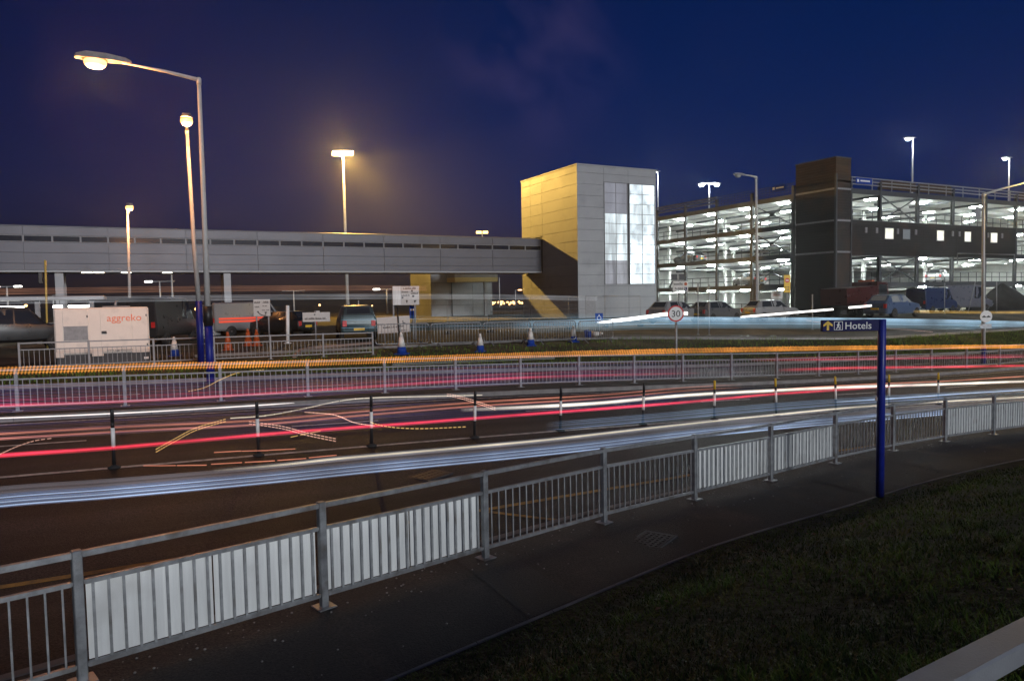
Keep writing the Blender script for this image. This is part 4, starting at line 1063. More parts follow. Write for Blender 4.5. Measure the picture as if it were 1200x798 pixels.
# ------------------------------------------------------------------ vehicles
def wheel(t, x, y, r, w=.2):
    s = 1 if y > 0 else -1
    T = Matrix.Translation((x, y, r)) @ Matrix.Rotation(-s * PI / 2, 4, 'X')
    m = MB(); m.lathe([(r * .62, -w / 2), (r * .93, -w / 2), (r, -w / 3), (r, w / 3), (r * .93, w / 2), (r * .62, w / 2)], 20, T); o = m.build('wheel', M['rubber'], t)
    m = MB(); m.lathe([(r * .60, w * .30), (r * .63, w / 2 + .004), (r * .55, w / 2 - .02), (r * .2, w / 2 - .03), (r * .14, w / 2)], 14, T); m.build('rim', M['galv_dull'], o)
def make_car(name, label, cat, pm, st, L_, wd, ws, axles, wr=.31, tail_on=False, plate=None, group=None):
    # st: stations (x, sill z, belt z, roof z, half width at belt, half width at roof)
    t = thing(name, label, cat, group=group)
    m = MB(); vs = []; n = 0
    for x, z0, zb, zr, wb, wt in st:
        half = [(wb * .90, z0), (wb * .985, z0 + .10), (wb * 1.0, lerp(z0, zb, .6)), (wb * .965, zb), (wt, lerp(zb, zr, .93)), (wt * .82, zr)]
        ring = [(x, -y, z) for y, z in half] + [(x, y, z) for y, z in reversed(half)]
        n = len(ring); vs += ring
    fs = []
    for i in range(len(st) - 1):
        for j in range(n):
            k = (j + 1) % n; fs.append((i * n + j, i * n + k, (i + 1) * n + k, (i + 1) * n + j))
    fs += [tuple(range(n - 1, -1, -1)), tuple((len(st) - 1) * n + j for j in range(n))]
    m.mesh(vs, fs, True); body = m.build('body', pm, t); body.data.set_sharp_from_angle(angle=R(24))
    def at(x):
        for a, b in zip(st, st[1:]):
            if a[0] <= x <= b[0]: f = (x - a[0]) / (b[0] - a[0]); return [lerp(p, q, f) for p, q in zip(a, b)]
        return st[-1]
    for s in (-1, 1):
        for (xa, xb, ta, tb) in ws['side']:
            m = MB(); pts = []
            for x, f in ((xa, .07), (xb, .07), (tb, .86), (ta, .86)):
                q = at(x); pts.append((x, s * (lerp(q[4] * .965, q[5], f / .93) + .006), lerp(q[2], q[3], f)))
            m.face(pts if s < 0 else pts[::-1]); m.build('side_window', M['car_glass'], t)
    for nm, xa, xb in (('windscreen', ws['front'][0], ws['front'][1]), ('rear_window', ws['rear'][0], ws['rear'][1])):
        a, b = at(xa), at(xb); m = MB(); d = .012 if nm == 'windscreen' else -.012
        pts = [(xa + d, -a[5] * .80, a[3] + .006), (xa + d, a[5] * .80, a[3] + .006), (xb + d, b[5] * .76, b[3] + .008), (xb + d, -b[5] * .76, b[3] + .008)]
        m.face(pts if nm == 'windscreen' else pts[::-1]); m.build(nm, M['car_glass'], t)
    xr, xf = st[0], st[-1]
    for s in (-1, 1):
        m = MB(); m.bevbox((xf[0] - .22, s * wd * .70 - .16, xf[2] - .13), (xf[0] + .01, s * wd * .70 + .16, xf[2] - .01), .02); m.build('headlight', M['pale_glass'], t)
        q = st[1]; m = MB(); m.bevbox((q[0] - .07, s * q[4] * .80 - .10, q[2] - .30), (q[0] + .06, s * q[4] * .80 + .10, q[2] - .02), .015); m.build('tail_light', M['red'], t)
        for ax in axles: wheel(t, ax, s * (wd - .10), wr)
    m = MB(); m.bevbox((xr[0] - .03, -.26, .52), (xr[0] + .02, .26, .64), .006); m.build('number_plate', plate or M['yellow'], t)
    return t
HATCH = [(-2.02, .40, .62, .64, .72, .60), (-1.95, .28, .90, .93, .80, .66), (-1.72, .26, .95, 1.08, .83, .62), (-1.38, .26, .96, 1.42, .84, .57), (-.3, .24, .95, 1.47, .86, .58), (.35, .24, .93, 1.42, .86, .57), (1.05, .25, .92, .97, .85, .62), (1.7, .27, .82, .86, .80, .60), (1.98, .34, .66, .68, .70, .55)]
HW = dict(side=[(-1.42, -.55, -1.25, -.52), (-.47, .80, -.44, .36)], front=(1.0, .42), rear=(-1.72, -1.42))
SUV = [(-2.1, .48, .80, .82, .80, .72), (-2.06, .42, 1.02, 1.06, .86, .74), (-2.0, .40, 1.06, 1.30, .88, .72), (-1.86, .40, 1.06, 1.70, .89, .68), (-.3, .38, 1.05, 1.76, .90, .68), (.45, .38, 1.03, 1.70, .90, .67), (1.0, .39, 1.03, 1.10, .89, .70), (1.85, .42, .96, 1.0, .86, .70), (2.08, .5, .78, .8, .78, .62)]
SW = dict(side=[(-1.75, -.9, -1.72, -.9), (-.85, -.05, -.85, -.05), (.0, .85, .0, .46)], front=(.96, .48), rear=(-1.99, -1.88))
def car_at(t, x, y, head, v=None, s=1.0):
    p = on_ground(x, y) if v is None else on_v(x, y, v); p.z = gz(p.x, p.y); t.location = p; t.rotation_euler = (0, 0, head); t.scale = (s, s, s); return t
teal = paint('teal_black_paint', (.009, .022, .026)); blu = paint('mid_blue_paint', (.075, .12, .22)); slv = paint('silver_paint', (.24, .245, .25)); gry = paint('grey_paint', (.10, .103, .106)); blk = paint('black_car_paint', (.012, .014, .016)); wht = paint('white_car_paint', (.26, .26, .265)); rd = paint('dark_red_paint', (.06, .008, .008))
car = make_car('parked_car', 'dark teal four wheel drive seen from behind with a yellow number plate, under the bridge', 'car', teal, SUV, 4.2, .90, SW, (-1.3, 1.35), .37)
car_at(car, 417, 397.5, PI / 2 - .18, s=1.05)
c1 = make_car('parked_car', 'blue hatchback with pale windows, in front of the right of the car park', 'car', blu, HATCH, 4, .86, HW, (-1.25, 1.3), .31)
for o in c1.children:
    if o.name.startswith('side_window') or o.name.startswith('rear_window'): o.data.materials[0] = M['pale_glass']
car_at(c1, 1046, 369, .10, 36.5, 1.22)
c2 = make_car('parked_car', 'silver hatchback parked left of the speed sign, below the tower glazing corner', 'car', slv, HATCH, 4, .86, HW, (-1.25, 1.3), .31)
car_at(c2, 790, 370, .25, 41, 1.1)
def recolour(src, mt, lab, x, y, head, v=None, s=1.0, z=None):
    o = copy_tree(src); tag(o, lab)
    for ch in o.children:
        if ch.name.startswith('body'): ch.data = ch.data.copy(); ch.data.materials[0] = mt
    car_at(o, x, y, head, v, s)
    if z is not None: o.location.z = z
    return o
recolour(c2, gry, 'grey hatchback parked between the speed sign and the tall unlit lamp', 838, 370, .15, 40.5, 1.05)
recolour(c2, slv, 'silver hatchback parked just right of the tall unlit lamp', 903, 370, -.1, 39.5, 1.05)
recolour(car, blk, 'black four wheel drive under the lit shelter at the left edge', 18, 412, .18, None, 1.15)
recolour(c2, blk, 'dark hatchback under the bridge between the white board and the long notice', 331, 394, 2.2, 44, 1.0)
recolour(c2, gry, 'small grey hatchback on the first deck of the car park, seen behind the unlit lamp', 862, 345, 1.4, 55, 1.0, .86)
for o in [o for o in col.objects if o.parent is None and o.get('label', '').startswith('small grey hatchback')]: o.location = (58.3, 57.5, .86)
o = recolour(c2, slv, 'silver hatchback on the first deck behind the right corner of the car park', 1125, 345, .3, 50, 1.0); o.location = (75.5, 47.6, .86)
o = recolour(c2, blk, 'black hatchback on the second deck at the left end of the car park', 790, 300, 1.6, 60, 1.0); o.location = (58.4, 67.0, 3.71)
# vans and lorries by the car park
def make_van(label, pm, L_=5.2, Hh=2.3, W=1.0, group=None):
    st = [(-L_ / 2, .42, 1.1, Hh - .10, W * .94, W * .86), (-L_ / 2 + .06, .38, 1.15, Hh, W, W * .9), (L_ * .12, .38, 1.15, Hh + .02, W, W * .9), (L_ * .26, .38, 1.15, Hh - .06, W, W * .86), (L_ * .37, .38, 1.12, 1.22, W * .98, W * .78), (L_ * .47, .4, .98, 1.02, W * .94, W * .74), (L_ / 2, .5, .74, .76, W * .84, W * .64)]
    return make_car('parked_van', label, 'van', pm, st, L_, W, dict(side=[(L_ * .06, L_ * .33, L_ * .08, L_ * .24)], front=(L_ * .365, L_ * .265), rear=(-L_ / 2 + .005, -L_ / 2 + .055)), (-L_ * .3, L_ * .32), .34, group=group)
car_at(make_van('blue van parked in front of the car park, right of the blue hatchback', paint('van_blue', (.02, .035, .10))), 1092, 365, .05, 41.5)
car_at(make_van('white van with shade painted in, parked between the blue van and the soil heap', paint('van_white_shaded', (.12, .125, .15)), 5.6, 2.5), 1128, 365, -.2, 42.3)  # shade is put into the paint, white darkened to bluish grey
car_at(make_van('plain dark grey van standing behind the right end of the generator', paint('van_grey', (.03, .031, .033)), 5.0, 2.3), 190, 402, 1.1)
o = make_van('pale van with a glowing orange red stripe, under the bridge left of the white board', wht, 4.8, 2.0); car_at(o, 288, 392, .4, 46)
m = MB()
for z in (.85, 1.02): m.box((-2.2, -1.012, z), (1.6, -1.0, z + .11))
m.build('stripe', emit('glowing_stripe', (1, .12, .06), .45, (.7, .05, .02)), o)  # the stripe glows by itself; its lit look is emission
# dark red tipper lorry
p = on_v(1003, 365, 40.5); p.z = gz(p.x, p.y)
tr = thing('tipper_lorry', 'dark red tipper lorry with a boxy body at the foot of the stair tower', 'lorry', p, .12)
m = MB(); m.bevbox((-3.2, -.9, .6), (3.0, .9, .85), .03); m.build('chassis', M['black'], tr)
m = MB(); m.prism([(-3.2, .95), (.9, .95), (1.1, 2.5), (-3.3, 2.3)], -1.15, 1.15); m.build('tipper_body', rd, tr)
m = MB(); m.prism([(1.15, .7), (3.05, .7), (3.1, 1.6), (2.85, 2.75), (1.2, 2.85)], -1.1, 1.1); cb = m.build('cab', rd, tr)
m = MB(); m.face([(1.5, -1.108, 1.75), (2.8, -1.108, 1.75), (2.66, -1.108, 2.6), (1.5, -1.108, 2.65)]); m.build('window', M['car_glass'], cb)
m = MB(); m.box((1.3, -.6, 2.86), (1.7, .6, 3.0)); m.build('light_bar', M['orange'], cb)
for x in (-2.3, -1.2, 2.2):
    for s in (-1, 1): wheel(tr, x, s * 1.0, .48, .3)

# ------------------------------------------------------------------ shelter at the left edge
p = on_v(0, 350, 45); sx1 = on_v(122, 350, 45).x; sx0 = p.x - 4
sh = thing('shelter', 'open sided shelter at the left edge with a flat pale roof and bright strip lights', 'shelter', ((sx0 + sx1) / 2, 46, PLAT), world=True)
zt = on_v(60, 347, 45).z
m = MB(); m.bevbox((sx0, 45, zt - .22), (sx1, 49, zt), .03); m.build('roof', M['cladding'], sh)
for x in (on_v(48, 380, 45.4).x, sx0 + .5, sx1 - .5):
    m = MB(); m.box((x - .22, 45.3, PLAT - .1), (x + .0, 45.55, zt - .22)); m.build('post', M['galv_dull'], sh)
m = MB(); m.box((sx0, 48.8, PLAT), (sx1, 48.9, 1.0 + PLAT)); m.build('rear_panel', M['dark_grey'], sh)
tb = emit('shelter_tube', (1, .98, .9), 14)
for a, b in ((-40, 28), (62, 73), (80, 106)):
    A, B = on_v(a, 358.5, 46.5), on_v(b, 358.5, 46.5); m = MB(); m.bevbox((A.x, 46.4, zt - .62), (B.x, 46.6, zt - .50), .02); f = m.build('strip_light', tb, sh)
    for hx in (A.x + .12, B.x - .12): m = MB(); m.box((hx - .02, 46.48, zt - .5), (hx + .02, 46.52, zt - .2)); m.build('hanger', M['dark_grey'], f)
# slim pole with yellow lamplight put into its paint, and a stubby brick pier by the left fence
a = on_ground(56, 410); t = on_v(53, 305, a.y); r_ = thing('signal_pole', 'thin pole painted as if lit yellow, with a small black box, left of the generator', 'pole', a, world=True)
m = MB(); m.tube([a, t], .045, 8); m.build('post', mat_('lamplit_look_pole', (.55, .40, .10), .5), r_)
c = on_v(51, 326, a.y); m = MB(); m.bevbox((c.x - .2, c.y - .12, c.z - .25), (c.x - .03, c.y + .12, c.z + .25), .02); m.build('box', M['black'], r_)

# ------------------------------------------------------------------ yard clutter
a = on_ground(247, 396); r_ = thing('water_tank', 'white caged tank with black lids behind the lamp columns', 'tank', a, CAMROT); k = sz(a); w, h = 17 * k, 18 * k
m = MB(); m.bevbox((-w / 2, -.5, .12), (w / 2, .5, h), .06); m.build('tank', M['tank'], r_)
m = MB()
for i in range(5): x = -w / 2 + i * w / 4; m.bar((x, -.52, .1), (x, -.52, h), .025)
for i in range(5): z = .12 + i * (h - .15) / 4; m.bar((-w / 2, -.54, z), (w / 2, -.54, z), .025)
m.build('cage', M['galv_dull'], r_)
m = MB(); m.box((-w / 2, -.5, 0), (w / 2, .5, .11)); m.build('pallet', M['board_dark'], r_)
for x in (-w * .28, w * .28):
    m = MB(); m.lathe([(.3, 0), (.3, .35), (.22, .45)], 14, Matrix.Translation((x, 0, h))); m.build('lid', M['black'], r_)
a = on_ground(271, 394); r_ = thing('site_hut', 'brown timber site hut behind the bridge column', 'hut', a, CAMROT); k = sz(a); w, h = 22 * k, 29 * k
m = MB(); m.box((-w / 2, -.8, 0), (w / 2, .8, h)); m.build('walls', mat_('brown_timber', (.16, .09, .05), .85, var=.4, scale=2, aniso=(3, 3, .4)), r_)
m = MB(); m.box((-w / 2 - .1, -.95, h), (w / 2 + .1, .9, h + .09)); m.build('roof', M['black'], r_)
m = MB(); m.box((-.1, -.83, .05), (.65, -.802, h * .8)); m.build('door', M['board_dark'], r_)
# heap of soil
a = on_v(1180, 365, 42.5); a.z = gz(a.x, a.y)
m = MB(); n, kk = 30, 10; vs = []
for j in range(kk + 1):
    f = j / kk
    for i in range(n):
        an = 2 * PI * i / n; rr = (1 - f) * (1 + .12 * math.sin(3 * an) + .08 * math.sin(7 * an + j)) + .02
        vs.append((4.6 * rr * math.cos(an) - .9 * f, 3.0 * rr * math.sin(an), 2.65 * (f ** .92) * (1 + .05 * math.sin(an * 5 + j)) - .1))
fs = [(j * n + i, j * n + (i + 1) % n, (j + 1) * n + (i + 1) % n, (j + 1) * n + i) for j in range(kk) for i in range(n)] + [tuple(kk * n + i for i in range(n))]
m.mesh(vs, fs, True); o = m.build('soil_heap', M['mound']); o.location = a; tag(o, 'tall black heap of soil at the right, behind the yellow lit lamp column', 'soil heap')
# slim bare poles
def pole(label, x, y0, y1, v=None, lean=0, mat=None, r=.04):
    a = on_ground(x, y1) if v is None else on_v(x, y1, v)
    if v is not None: a.z = gz(a.x, v)
    t = on_v(x + lean, y0, a.y); m = MB(); m.tube([(0, 0, -.1), t - a], r, 8); m.lathe([(r * 2.2, 0), (r * 2.2, .03)], 10)
    o = m.build('pole', mat or M['galv_dull']); o.location = a; return tag(o, label, 'pole', 'thin bare poles in front of the car park')
pole('thin dark pole just right of the speed sign', 818, 331, 390, 33.5); pole('thin dark pole second right of the speed sign', 831, 333, 390, 33.2)
pole('thin grey pole before the white van', 1107, 332, 366, 38); pole('thin yellowish pole leaning right, left of the soil heap', 1134, 330, 366, 38, 9); pole('thin brown pole in front of the soil heap', 1168, 330, 368, 38)
pole('thin pale pole left of the stair tower foot', 952, 345, 384, 33); pole('white striped post beside the dark hatchback under the bridge', 337, 358, 396, 38, 0, M['white'], .09)
# low kerb bed with rough weeds
sb = [(345, 420), (352, 413), (368, 409.5), (392, 407.5), (436, 404)]
m = MB(); P = [on_ground(x, y) for x, y in sb]; Q = [p + Vector((.5, 1.9, 0)) for p in P]
for (p, q) in zip(P, P[1:]):
    d = (q - p).normalized(); nrm = Vector((-d.y, d.x, 0)) * .07
    for k in range(2):
        A, B = p.lerp(q, k / 2) + d * .01, p.lerp(q, (k + 1) / 2) - d * .01; z0, z1 = min(gz(A.x, A.y), gz(B.x, B.y)) - .1, gz(A.x, A.y) + .14
        vs = [A - nrm, B - nrm, B + nrm, A + nrm]; vs = [Vector((c.x, c.y, z0)) for c in vs] + [Vector((c.x, c.y, z1)) for c in vs]
        m.mesh(vs, [(0, 3, 2, 1), (4, 5, 6, 7), (0, 1, 5, 4), (1, 2, 6, 5), (2, 3, 7, 6), (3, 0, 4, 7)])
structure(m, 'bed_kerb', mat_('pinkish_kerb', (.30, .21, .17), .85, var=.3))

# ------------------------------------------------------------------ traces of light left by passing traffic
def crom(P, n=10):
    P = [Vector(p).to_2d() if len(p) > 2 else Vector(p) for p in P]; out = []
    for i in range(len(P) - 1):
        p0, p1, p2, p3 = P[max(i - 1, 0)], P[i], P[i + 1], P[min(i + 2, len(P) - 1)]
        for k in range(n):
            t = k / n; out.append(.5 * ((2 * p1) + (p2 - p0) * t + (2 * p0 - 5 * p1 + 4 * p2 - p3) * t * t + (3 * p1 - p0 - 3 * p2 + p3) * t ** 3))
    out.append(P[-1]); return out
def on_surf(x, y, vf):
    d = ray(x, y); lo, hi = .5, 400
    for _ in range(60):
        mid = (lo + hi) / 2; p = d * mid
        if p.y < vf(p.x): lo = mid
        else: hi = mid
    return d * lo
def trail(label, pts, vf, offs, r, mats, cat='light trail', fade=0):
    # offs: (height, sideways) of each filament of light
    if not callable(vf): c = vf; vf = lambda u: c
    path = [on_surf(p.x, p.y, vf) for p in crom(pts)]
    base = path[len(path) // 2]
    if len(mats) == 1 and len(offs) <= 3:
        m = MB()
        for dz, dv in offs:
            n = len(path); rs = [r * (min(1, .25 + i / (n * .18)) if fade & 1 else 1) * (min(1, .25 + (n - 1 - i) / (n * .18)) if fade & 2 else 1) for i in range(n)]
            m.tube([p + Vector((0, dv, dz)) - base for p in path], rs, 6)
        o = m.build('light_trail', mats[0]); o.location = base; return tag(o, label, cat, 'light trails of passing traffic')
    root = thing('light_trail', label, cat, base, group='light trails of passing traffic')
    for k, (dz, dv) in enumerate(offs):
        n = len(path); jf = .6 + .4 * math.sin(k * 1.7) ** 2
        rs = [r * (1 + .3 * math.sin(k * 2.3)) * (min(1, .04 + i / (n * .28 * jf)) if fade & 1 else 1) * (min(1, .04 + (n - 1 - i) / (n * .28 * jf)) if fade & 2 else 1) for i in range(n)]
        m = MB(); m.tube([p + Vector((0, dv, dz)) - base for p in path], rs, 5); m.build('filament', mats[k % len(mats)], root)
    return root
def em(n, c, s):
    m = bpy.data.materials.new(n); m.use_nodes = True; nt = m.node_tree; N = nt.nodes; L = nt.links; N.remove(N['Principled BSDF'])
    e = N.new('ShaderNodeEmission'); e.inputs['Color'].default_value = (*c, 1); t = N.new('ShaderNodeBsdfTransparent'); a = N.new('ShaderNodeAddShader')
    tc = N.new('ShaderNodeTexCoord'); nz = N.new('ShaderNodeTexNoise'); nz.inputs['Scale'].default_value = .35; nz.inputs['Detail'].default_value = 4; L.new(tc.outputs['Object'], nz.inputs['Vector'])
    mr = N.new('ShaderNodeMapRange'); mr.inputs[1].default_value = .35; mr.inputs[2].default_value = .65; mr.inputs[3].default_value = s * .28; mr.inputs[4].default_value = s * .78
    L.new(nz.outputs['Fac'], mr.inputs[0]); L.new(mr.outputs[0], e.inputs['Strength'])
    L.new(e.outputs[0], a.inputs[0]); L.new(t.outputs[0], a.inputs[1]); L.new(a.outputs[0], N['Material Output'].inputs['Surface']); return m
T_red = em('tail_light_red', (1, .045, .10), 1.0); T_redd = em('tail_light_dim_red', (1, .10, .20), .42); T_sal = em('salmon_light', (1, .34, .22), .50); T_amb = em('amber_light', (1, .36, .06), .42); T_ambd = em('amber_dim', (1, .36, .07), .30)
T_wht = em('head_light_white', (1, .90, .85), 1.15); T_crm = em('cream_light', (1, .88, .68), .62); T_b1 = em('blue_white_light', (.42, .60, 1), .30); T_b2 = em('blue_grey_light', (.42, .54, .85), .17); T_b4 = em('grey_mist_light', (.62, .60, .70), .10); T_b3 = em('blue_bright_light', (.55, .72, 1), .62); T_tl = em('teal_light', (.24, .45, .62), .36); T_tl2 = em('teal_dim_light', (.20, .42, .52), .09); T_tl3 = em('pale_teal_light', (.38, .60, .80), .62)
T_red2 = em('tail_light_mid_red', (1, .05, .09), .45); T_red3 = em('tail_light_faint_red', (1, .08, .14), .17); T_sal2 = em('salmon_faint', (1, .36, .26), .2)
T_ylw = em('yellow_blink', (1, .62, .2), .55); T_slb = em('salmon_blink', (1, .55, .42), .55); T_gry = em('coach_window_grey', (.75, .78, .85), .16); T_org = em('coach_window_orange', (1, .45, .25), .12); T_hot = em('headlamp_white', (1, .97, .92), 2.0); T_vio = em('violet_light', (.62, .32, .75), .13); T_mv = em('mauve_light', (.52, .36, .50), .13); T_mv2 = em('mauve_dim_light', (.5, .30, .34), .08); T_ind = em('indigo_light', (.16, .16, .62), .13); T_ind2 = em('indigo_dim_light', (.14, .13, .45), .07); T_vio3 = em('blue_violet_light', (.32, .28, .85), .13); T_vio2 = em('pink_light', (.9, .30, .52), .20); T_gold = em('gold_light', (1, .60, .12), .45)
blue_pts = [(-160, 604), (0, 584), (130, 574), (300, 559), (430, 546), (560, 534), (680, 522), (800, 508), (900, 498), (1000, 489.5), (1100, 481.5), (1200, 474), (1320, 466)]
zs = [.15 - .0112 * i for i in range(25)]
trail('broad pale blue band of light nearest the white boarded guard rail', blue_pts, 11.0, [(z, .012 * math.sin(i * 5)) for i, z in enumerate(zs)], .0052, [T_b4] * 9 + [T_b2, T_b1, T_b2, T_b1, T_b3, T_b2, T_b1, T_b1, T_b2, T_b3, T_b1, T_b2, T_b1, T_b3, T_b1, T_b2])
trail('single cream line of light just above the broad blue band', [(250, 551), (330, 544), (400, 536.5), (520, 526), (640, 515), (720, 506), (800, 497), (900, 486.5), (1000, 477), (1100, 470.5), (1200, 465), (1320, 459)], 11.8, [(z, 0) for z in (-.045, -.03, -.015, 0, .015, .03)], .0085, [T_b4, T_gry, T_crm, T_crm, T_gry, T_b4], fade=1)
trail('bright red line of light running along the near side of the delineator posts', [(-120, 545), (0, 534), (130, 525), (300, 510), (400, 502), (477, 496.5), (560, 490), (680, 481), (800, 471.7), (900, 462.5), (1000, 456), (1075, 451)], 13.2, [(z, 0) for z in (-.030, -.016, -.002, .010, .024, .038)], .0068, [T_red3, T_red2, T_red, T_red, T_red2, T_red3], fade=2)
trail('white line of light just above the bright red one towards the right', [(540, 480.5), (620, 477), (700, 472.5), (800, 463.5), (900, 458), (1000, 453.5), (1100, 450.5), (1200, 447), (1320, 444)], 15.2, [(z, 0) for z in (-.045, -.025, -.008, .012, .03, .05)], .0105, [T_gry, T_crm, T_wht, T_wht, T_crm, T_gry], fade=1)
trail('pair of salmon lines of light on the left beyond the delineator posts', [(-120, 521), (0, 514), (150, 505), (300, 497.5), (420, 487), (560, 475.5), (700, 467), (800, 458), (870, 454)], 15.8, [(z, 0) for z in (-.02, 0, .02, .07, .09, .11)], .0075, [T_sal2, T_sal, T_sal2, T_sal2, T_sal, T_sal2], fade=2)
trail('thin salmon line of light farther up the road at the right end', [(860, 460), (1000, 451), (1100, 447), (1200, 441), (1300, 437)], 16.6, [(0, 0)], .02, [T_sal], fade=1)
trail('long soft red line of light in front of the far guard rail on the left', [(-120, 480), (0, 475), (147, 470), (300, 461.5), (400, 455), (530, 446.5), (620, 442), (720, 439), (820, 437)], 18.2, [(z, 0) for z in (-.03, -.01, .01, .03, .09, .12)], .0095, [T_red3, T_redd, T_redd, T_red3, T_red3, T_red3], fade=2)
trail('lower of the two red lines of light at the far guard rail on the right', [(912, 433.7), (960, 432.2), (1000, 431), (1100, 430), (1200, 428.5), (1300, 427)], 18.2, [(z, 0) for z in (-.05, -.025, 0, .025, .05)], .0125, [T_red3, T_red2, T_red, T_red2, T_red3], fade=1)
trail('upper of the two red lines of light at the far guard rail on the right', [(880, 422), (1000, 420.8), (1100, 419.5), (1200, 418), (1300, 416.8)], 18.4, [(z, 0) for z in (-.03, 0, .03)] + [(.08, 0)], .0135, [T_red3, T_redd, T_red3, T_red3], fade=1)
amber = [(-120, 439), (0, 434.5), (100, 431.5), (200, 428.5), (300, 426.7), (400, 423.8), (500, 420), (600, 416.5), (700, 413.5), (800, 411), (900, 409), (1000, 407.5), (1100, 406.5), (1200, 406), (1300, 405.6)]
path = [on_surf(p.x, p.y, lambda u: 17.6) for p in crom(amber, 12)]
base = path[len(path) // 2]
root = thing('light_trail', 'thick ribbed amber band of light running along the top of the far guard rail', 'light trail', base, group='light trails of passing traffic')
m = MB()
for dz in (-.05, 0, .05): m.tube([p - base + UPW * dz for p in path], .012, 5)
m.build('filament', T_ambd, root)
q0 = random.Random(2); m = MB(); cum = 0; step = .062; nxt = 0
for a, b in zip(path, path[1:]):
    L_ = (b - a).length
    while nxt < cum + L_:
        c = a.lerp(b, (nxt - cum) / L_) - base; m.tube([c + Vector((-.022, 0, -.085)), c + Vector((.022, 0, q0.uniform(.06, .088)))], .0165 * q0.uniform(.75, 1.1), 5); nxt += step
    cum += L_
m.build('pulses', T_amb, root)
trail('thin white line of light along the far kerb at the left', [(-120, 494), (0, 490), (100, 486), (200, 481), (300, 475), (345, 472)], 17.6, [(0, 0)], .013, [T_wht], fade=2)
trail('short white streak of light behind the far guard rail, left of the middle', [(460, 428), (500, 426), (560, 423.6), (650, 420)], 22.0, [(0, 0), (.05, 0)], .012, [T_gry])
trail('blue lines of light between the cream line and the delineator posts on the right', [(640, 501), (700, 496), (800, 487), (900, 478), (1000, 470.5), (1100, 464.5), (1200, 458), (1320, 452)], 12.5, [(.10 - .0165 * i, .01 * math.sin(i * 4)) for i in range(13)], .0068, [T_b2, T_tl2, T_b1, T_tl2, T_b2, T_b1, T_tl2, T_b2, T_tl2, T_b1, T_b2, T_tl2, T_tl2], fade=1)
trail('bright blue white line of light at the right edge over the blue lines', [(980, 471), (1060, 466), (1130, 461), (1200, 457), (1320, 451)], 12.9, [(0, 0)], .016, [T_b3], fade=1)
trail('faint violet and pink strands for car blur behind the bars of the far guard rail', [(-120, 472), (0, 467), (147, 461.5), (300, 454), (450, 446), (610, 438), (743, 433.5), (900, 429)], 18.9, [(-.30 + .034 * i, .02 * math.sin(i * 3)) for i in range(18)], .0058, [T_vio, T_vio3, T_vio3, T_vio, T_vio2, T_vio3], fade=2)  # glow added to tint the lanes like blurred car bodies, not lamps
trail('faint mauve strands for car blur over the middle lanes at the left', [(-120, 507), (0, 502), (150, 495), (300, 487), (450, 478.5), (560, 472)], 16.6, [(-.22 + .03 * i, .02 * math.sin(i * 3)) for i in range(15)], .0052, [T_mv, T_vio3, T_mv, T_mv2], fade=2)  # added glow standing for the purple blur of passing cars
trail('faint indigo strands for car blur between the salmon lines and the bright red line', [(200, 511), (300, 504), (430, 494), (560, 484.5), (680, 476), (800, 467), (900, 460)], 14.75, [(-.13 + .024 * i, .02 * math.sin(i * 3)) for i in range(13)], .0052, [T_ind, T_ind2, T_ind, T_ind2], fade=3)  # added glow standing for the indigo blur of passing cars
tcf = lambda u: tc_(u) - .4
bus = [(600, 384.5), (640, 383.5), (720, 381), (800, 379), (900, 379.3), (1000, 379.6), (1100, 380.6), (1200, 382.5), (1320, 385)]
zs = [.34 - .025 * i for i in range(25)]
trail('wide light blue bus blur strands on the road before the car park at the right', bus, tcf, [(z, .02 * math.sin(i * 3)) for i, z in enumerate(zs)], .0122, [T_tl3] * 7 + [T_tl, T_tl3, T_tl, T_tl3, T_tl, T_tl, T_tl, T_tl3, T_tl, T_tl, T_tl2, T_tl, T_tl2, T_tl, T_tl2, T_tl2, T_tl2, T_tl], fade=1)  # a passing bus body's blur, made up of glowing strands
trail('dim teal bus blur strands behind the crowd barriers', [(400, 383), (500, 381.5), (600, 380), (700, 379), (790, 378)], lambda u: tc_(u) + .6, [(z, 0) for z in (.5, .42, .34, .26, .18, .10, .02, -.06, -.14, -.22)], .018, [T_tl2, T_tl2, T_tl, T_tl2, T_tl2])  # added glow for the teal blur of a bus body
trail('thick white headlamp streak of light left of the speed sign', [(700, 378.5), (735, 375), (760, 371.8), (780, 369), (806, 368)], lambda u: tc_(u) + .2, [(.06, 0), (0, .05), (-.04, 0), (.03, .05), (.10, .05)], .032, [T_hot], fade=1)
trail('white headlamp streak of light before the stair tower', [(868, 372), (905, 369), (940, 366), (976, 363)], lambda u: tc_(u) + 2.0, [(0, 0), (.05, 0)], .04, [T_hot], fade=1)
trail('short white headlamp streak of light at the tail of the blue hatchback', [(995, 361), (1008, 360), (1021, 358.7)], lambda u: tc_(u) + 2.2, [(0, 0), (.06, 0)], .045, [T_hot])
trail('gold line of light on the road before the soil heap', [(1070, 366), (1110, 366.5), (1150, 367), (1200, 367), (1300, 368)], lambda u: tc_(u) + 3.2, [(0, 0), (.1, 0)], .03, [T_gold], fade=1)
trail('faint grey coach window lines of light crossing below the bridge', [(-120, 356), (0, 353), (150, 350.5), (300, 348.5), (450, 347.5), (600, 348), (700, 350)], 36, [(.10, 0), (.03, .1), (-.04, 0), (-.10, .1)], .022, [T_gry, T_gry], fade=0)
trail('faint orange coach window lines of light high under the bridge', [(-120, 345), (0, 342), (150, 339.5), (300, 338), (420, 337.5), (500, 338)], 36.3, [(.10, 0), (.03, .1), (-.04, 0), (-.10, 0)], .02, [T_org, T_org])
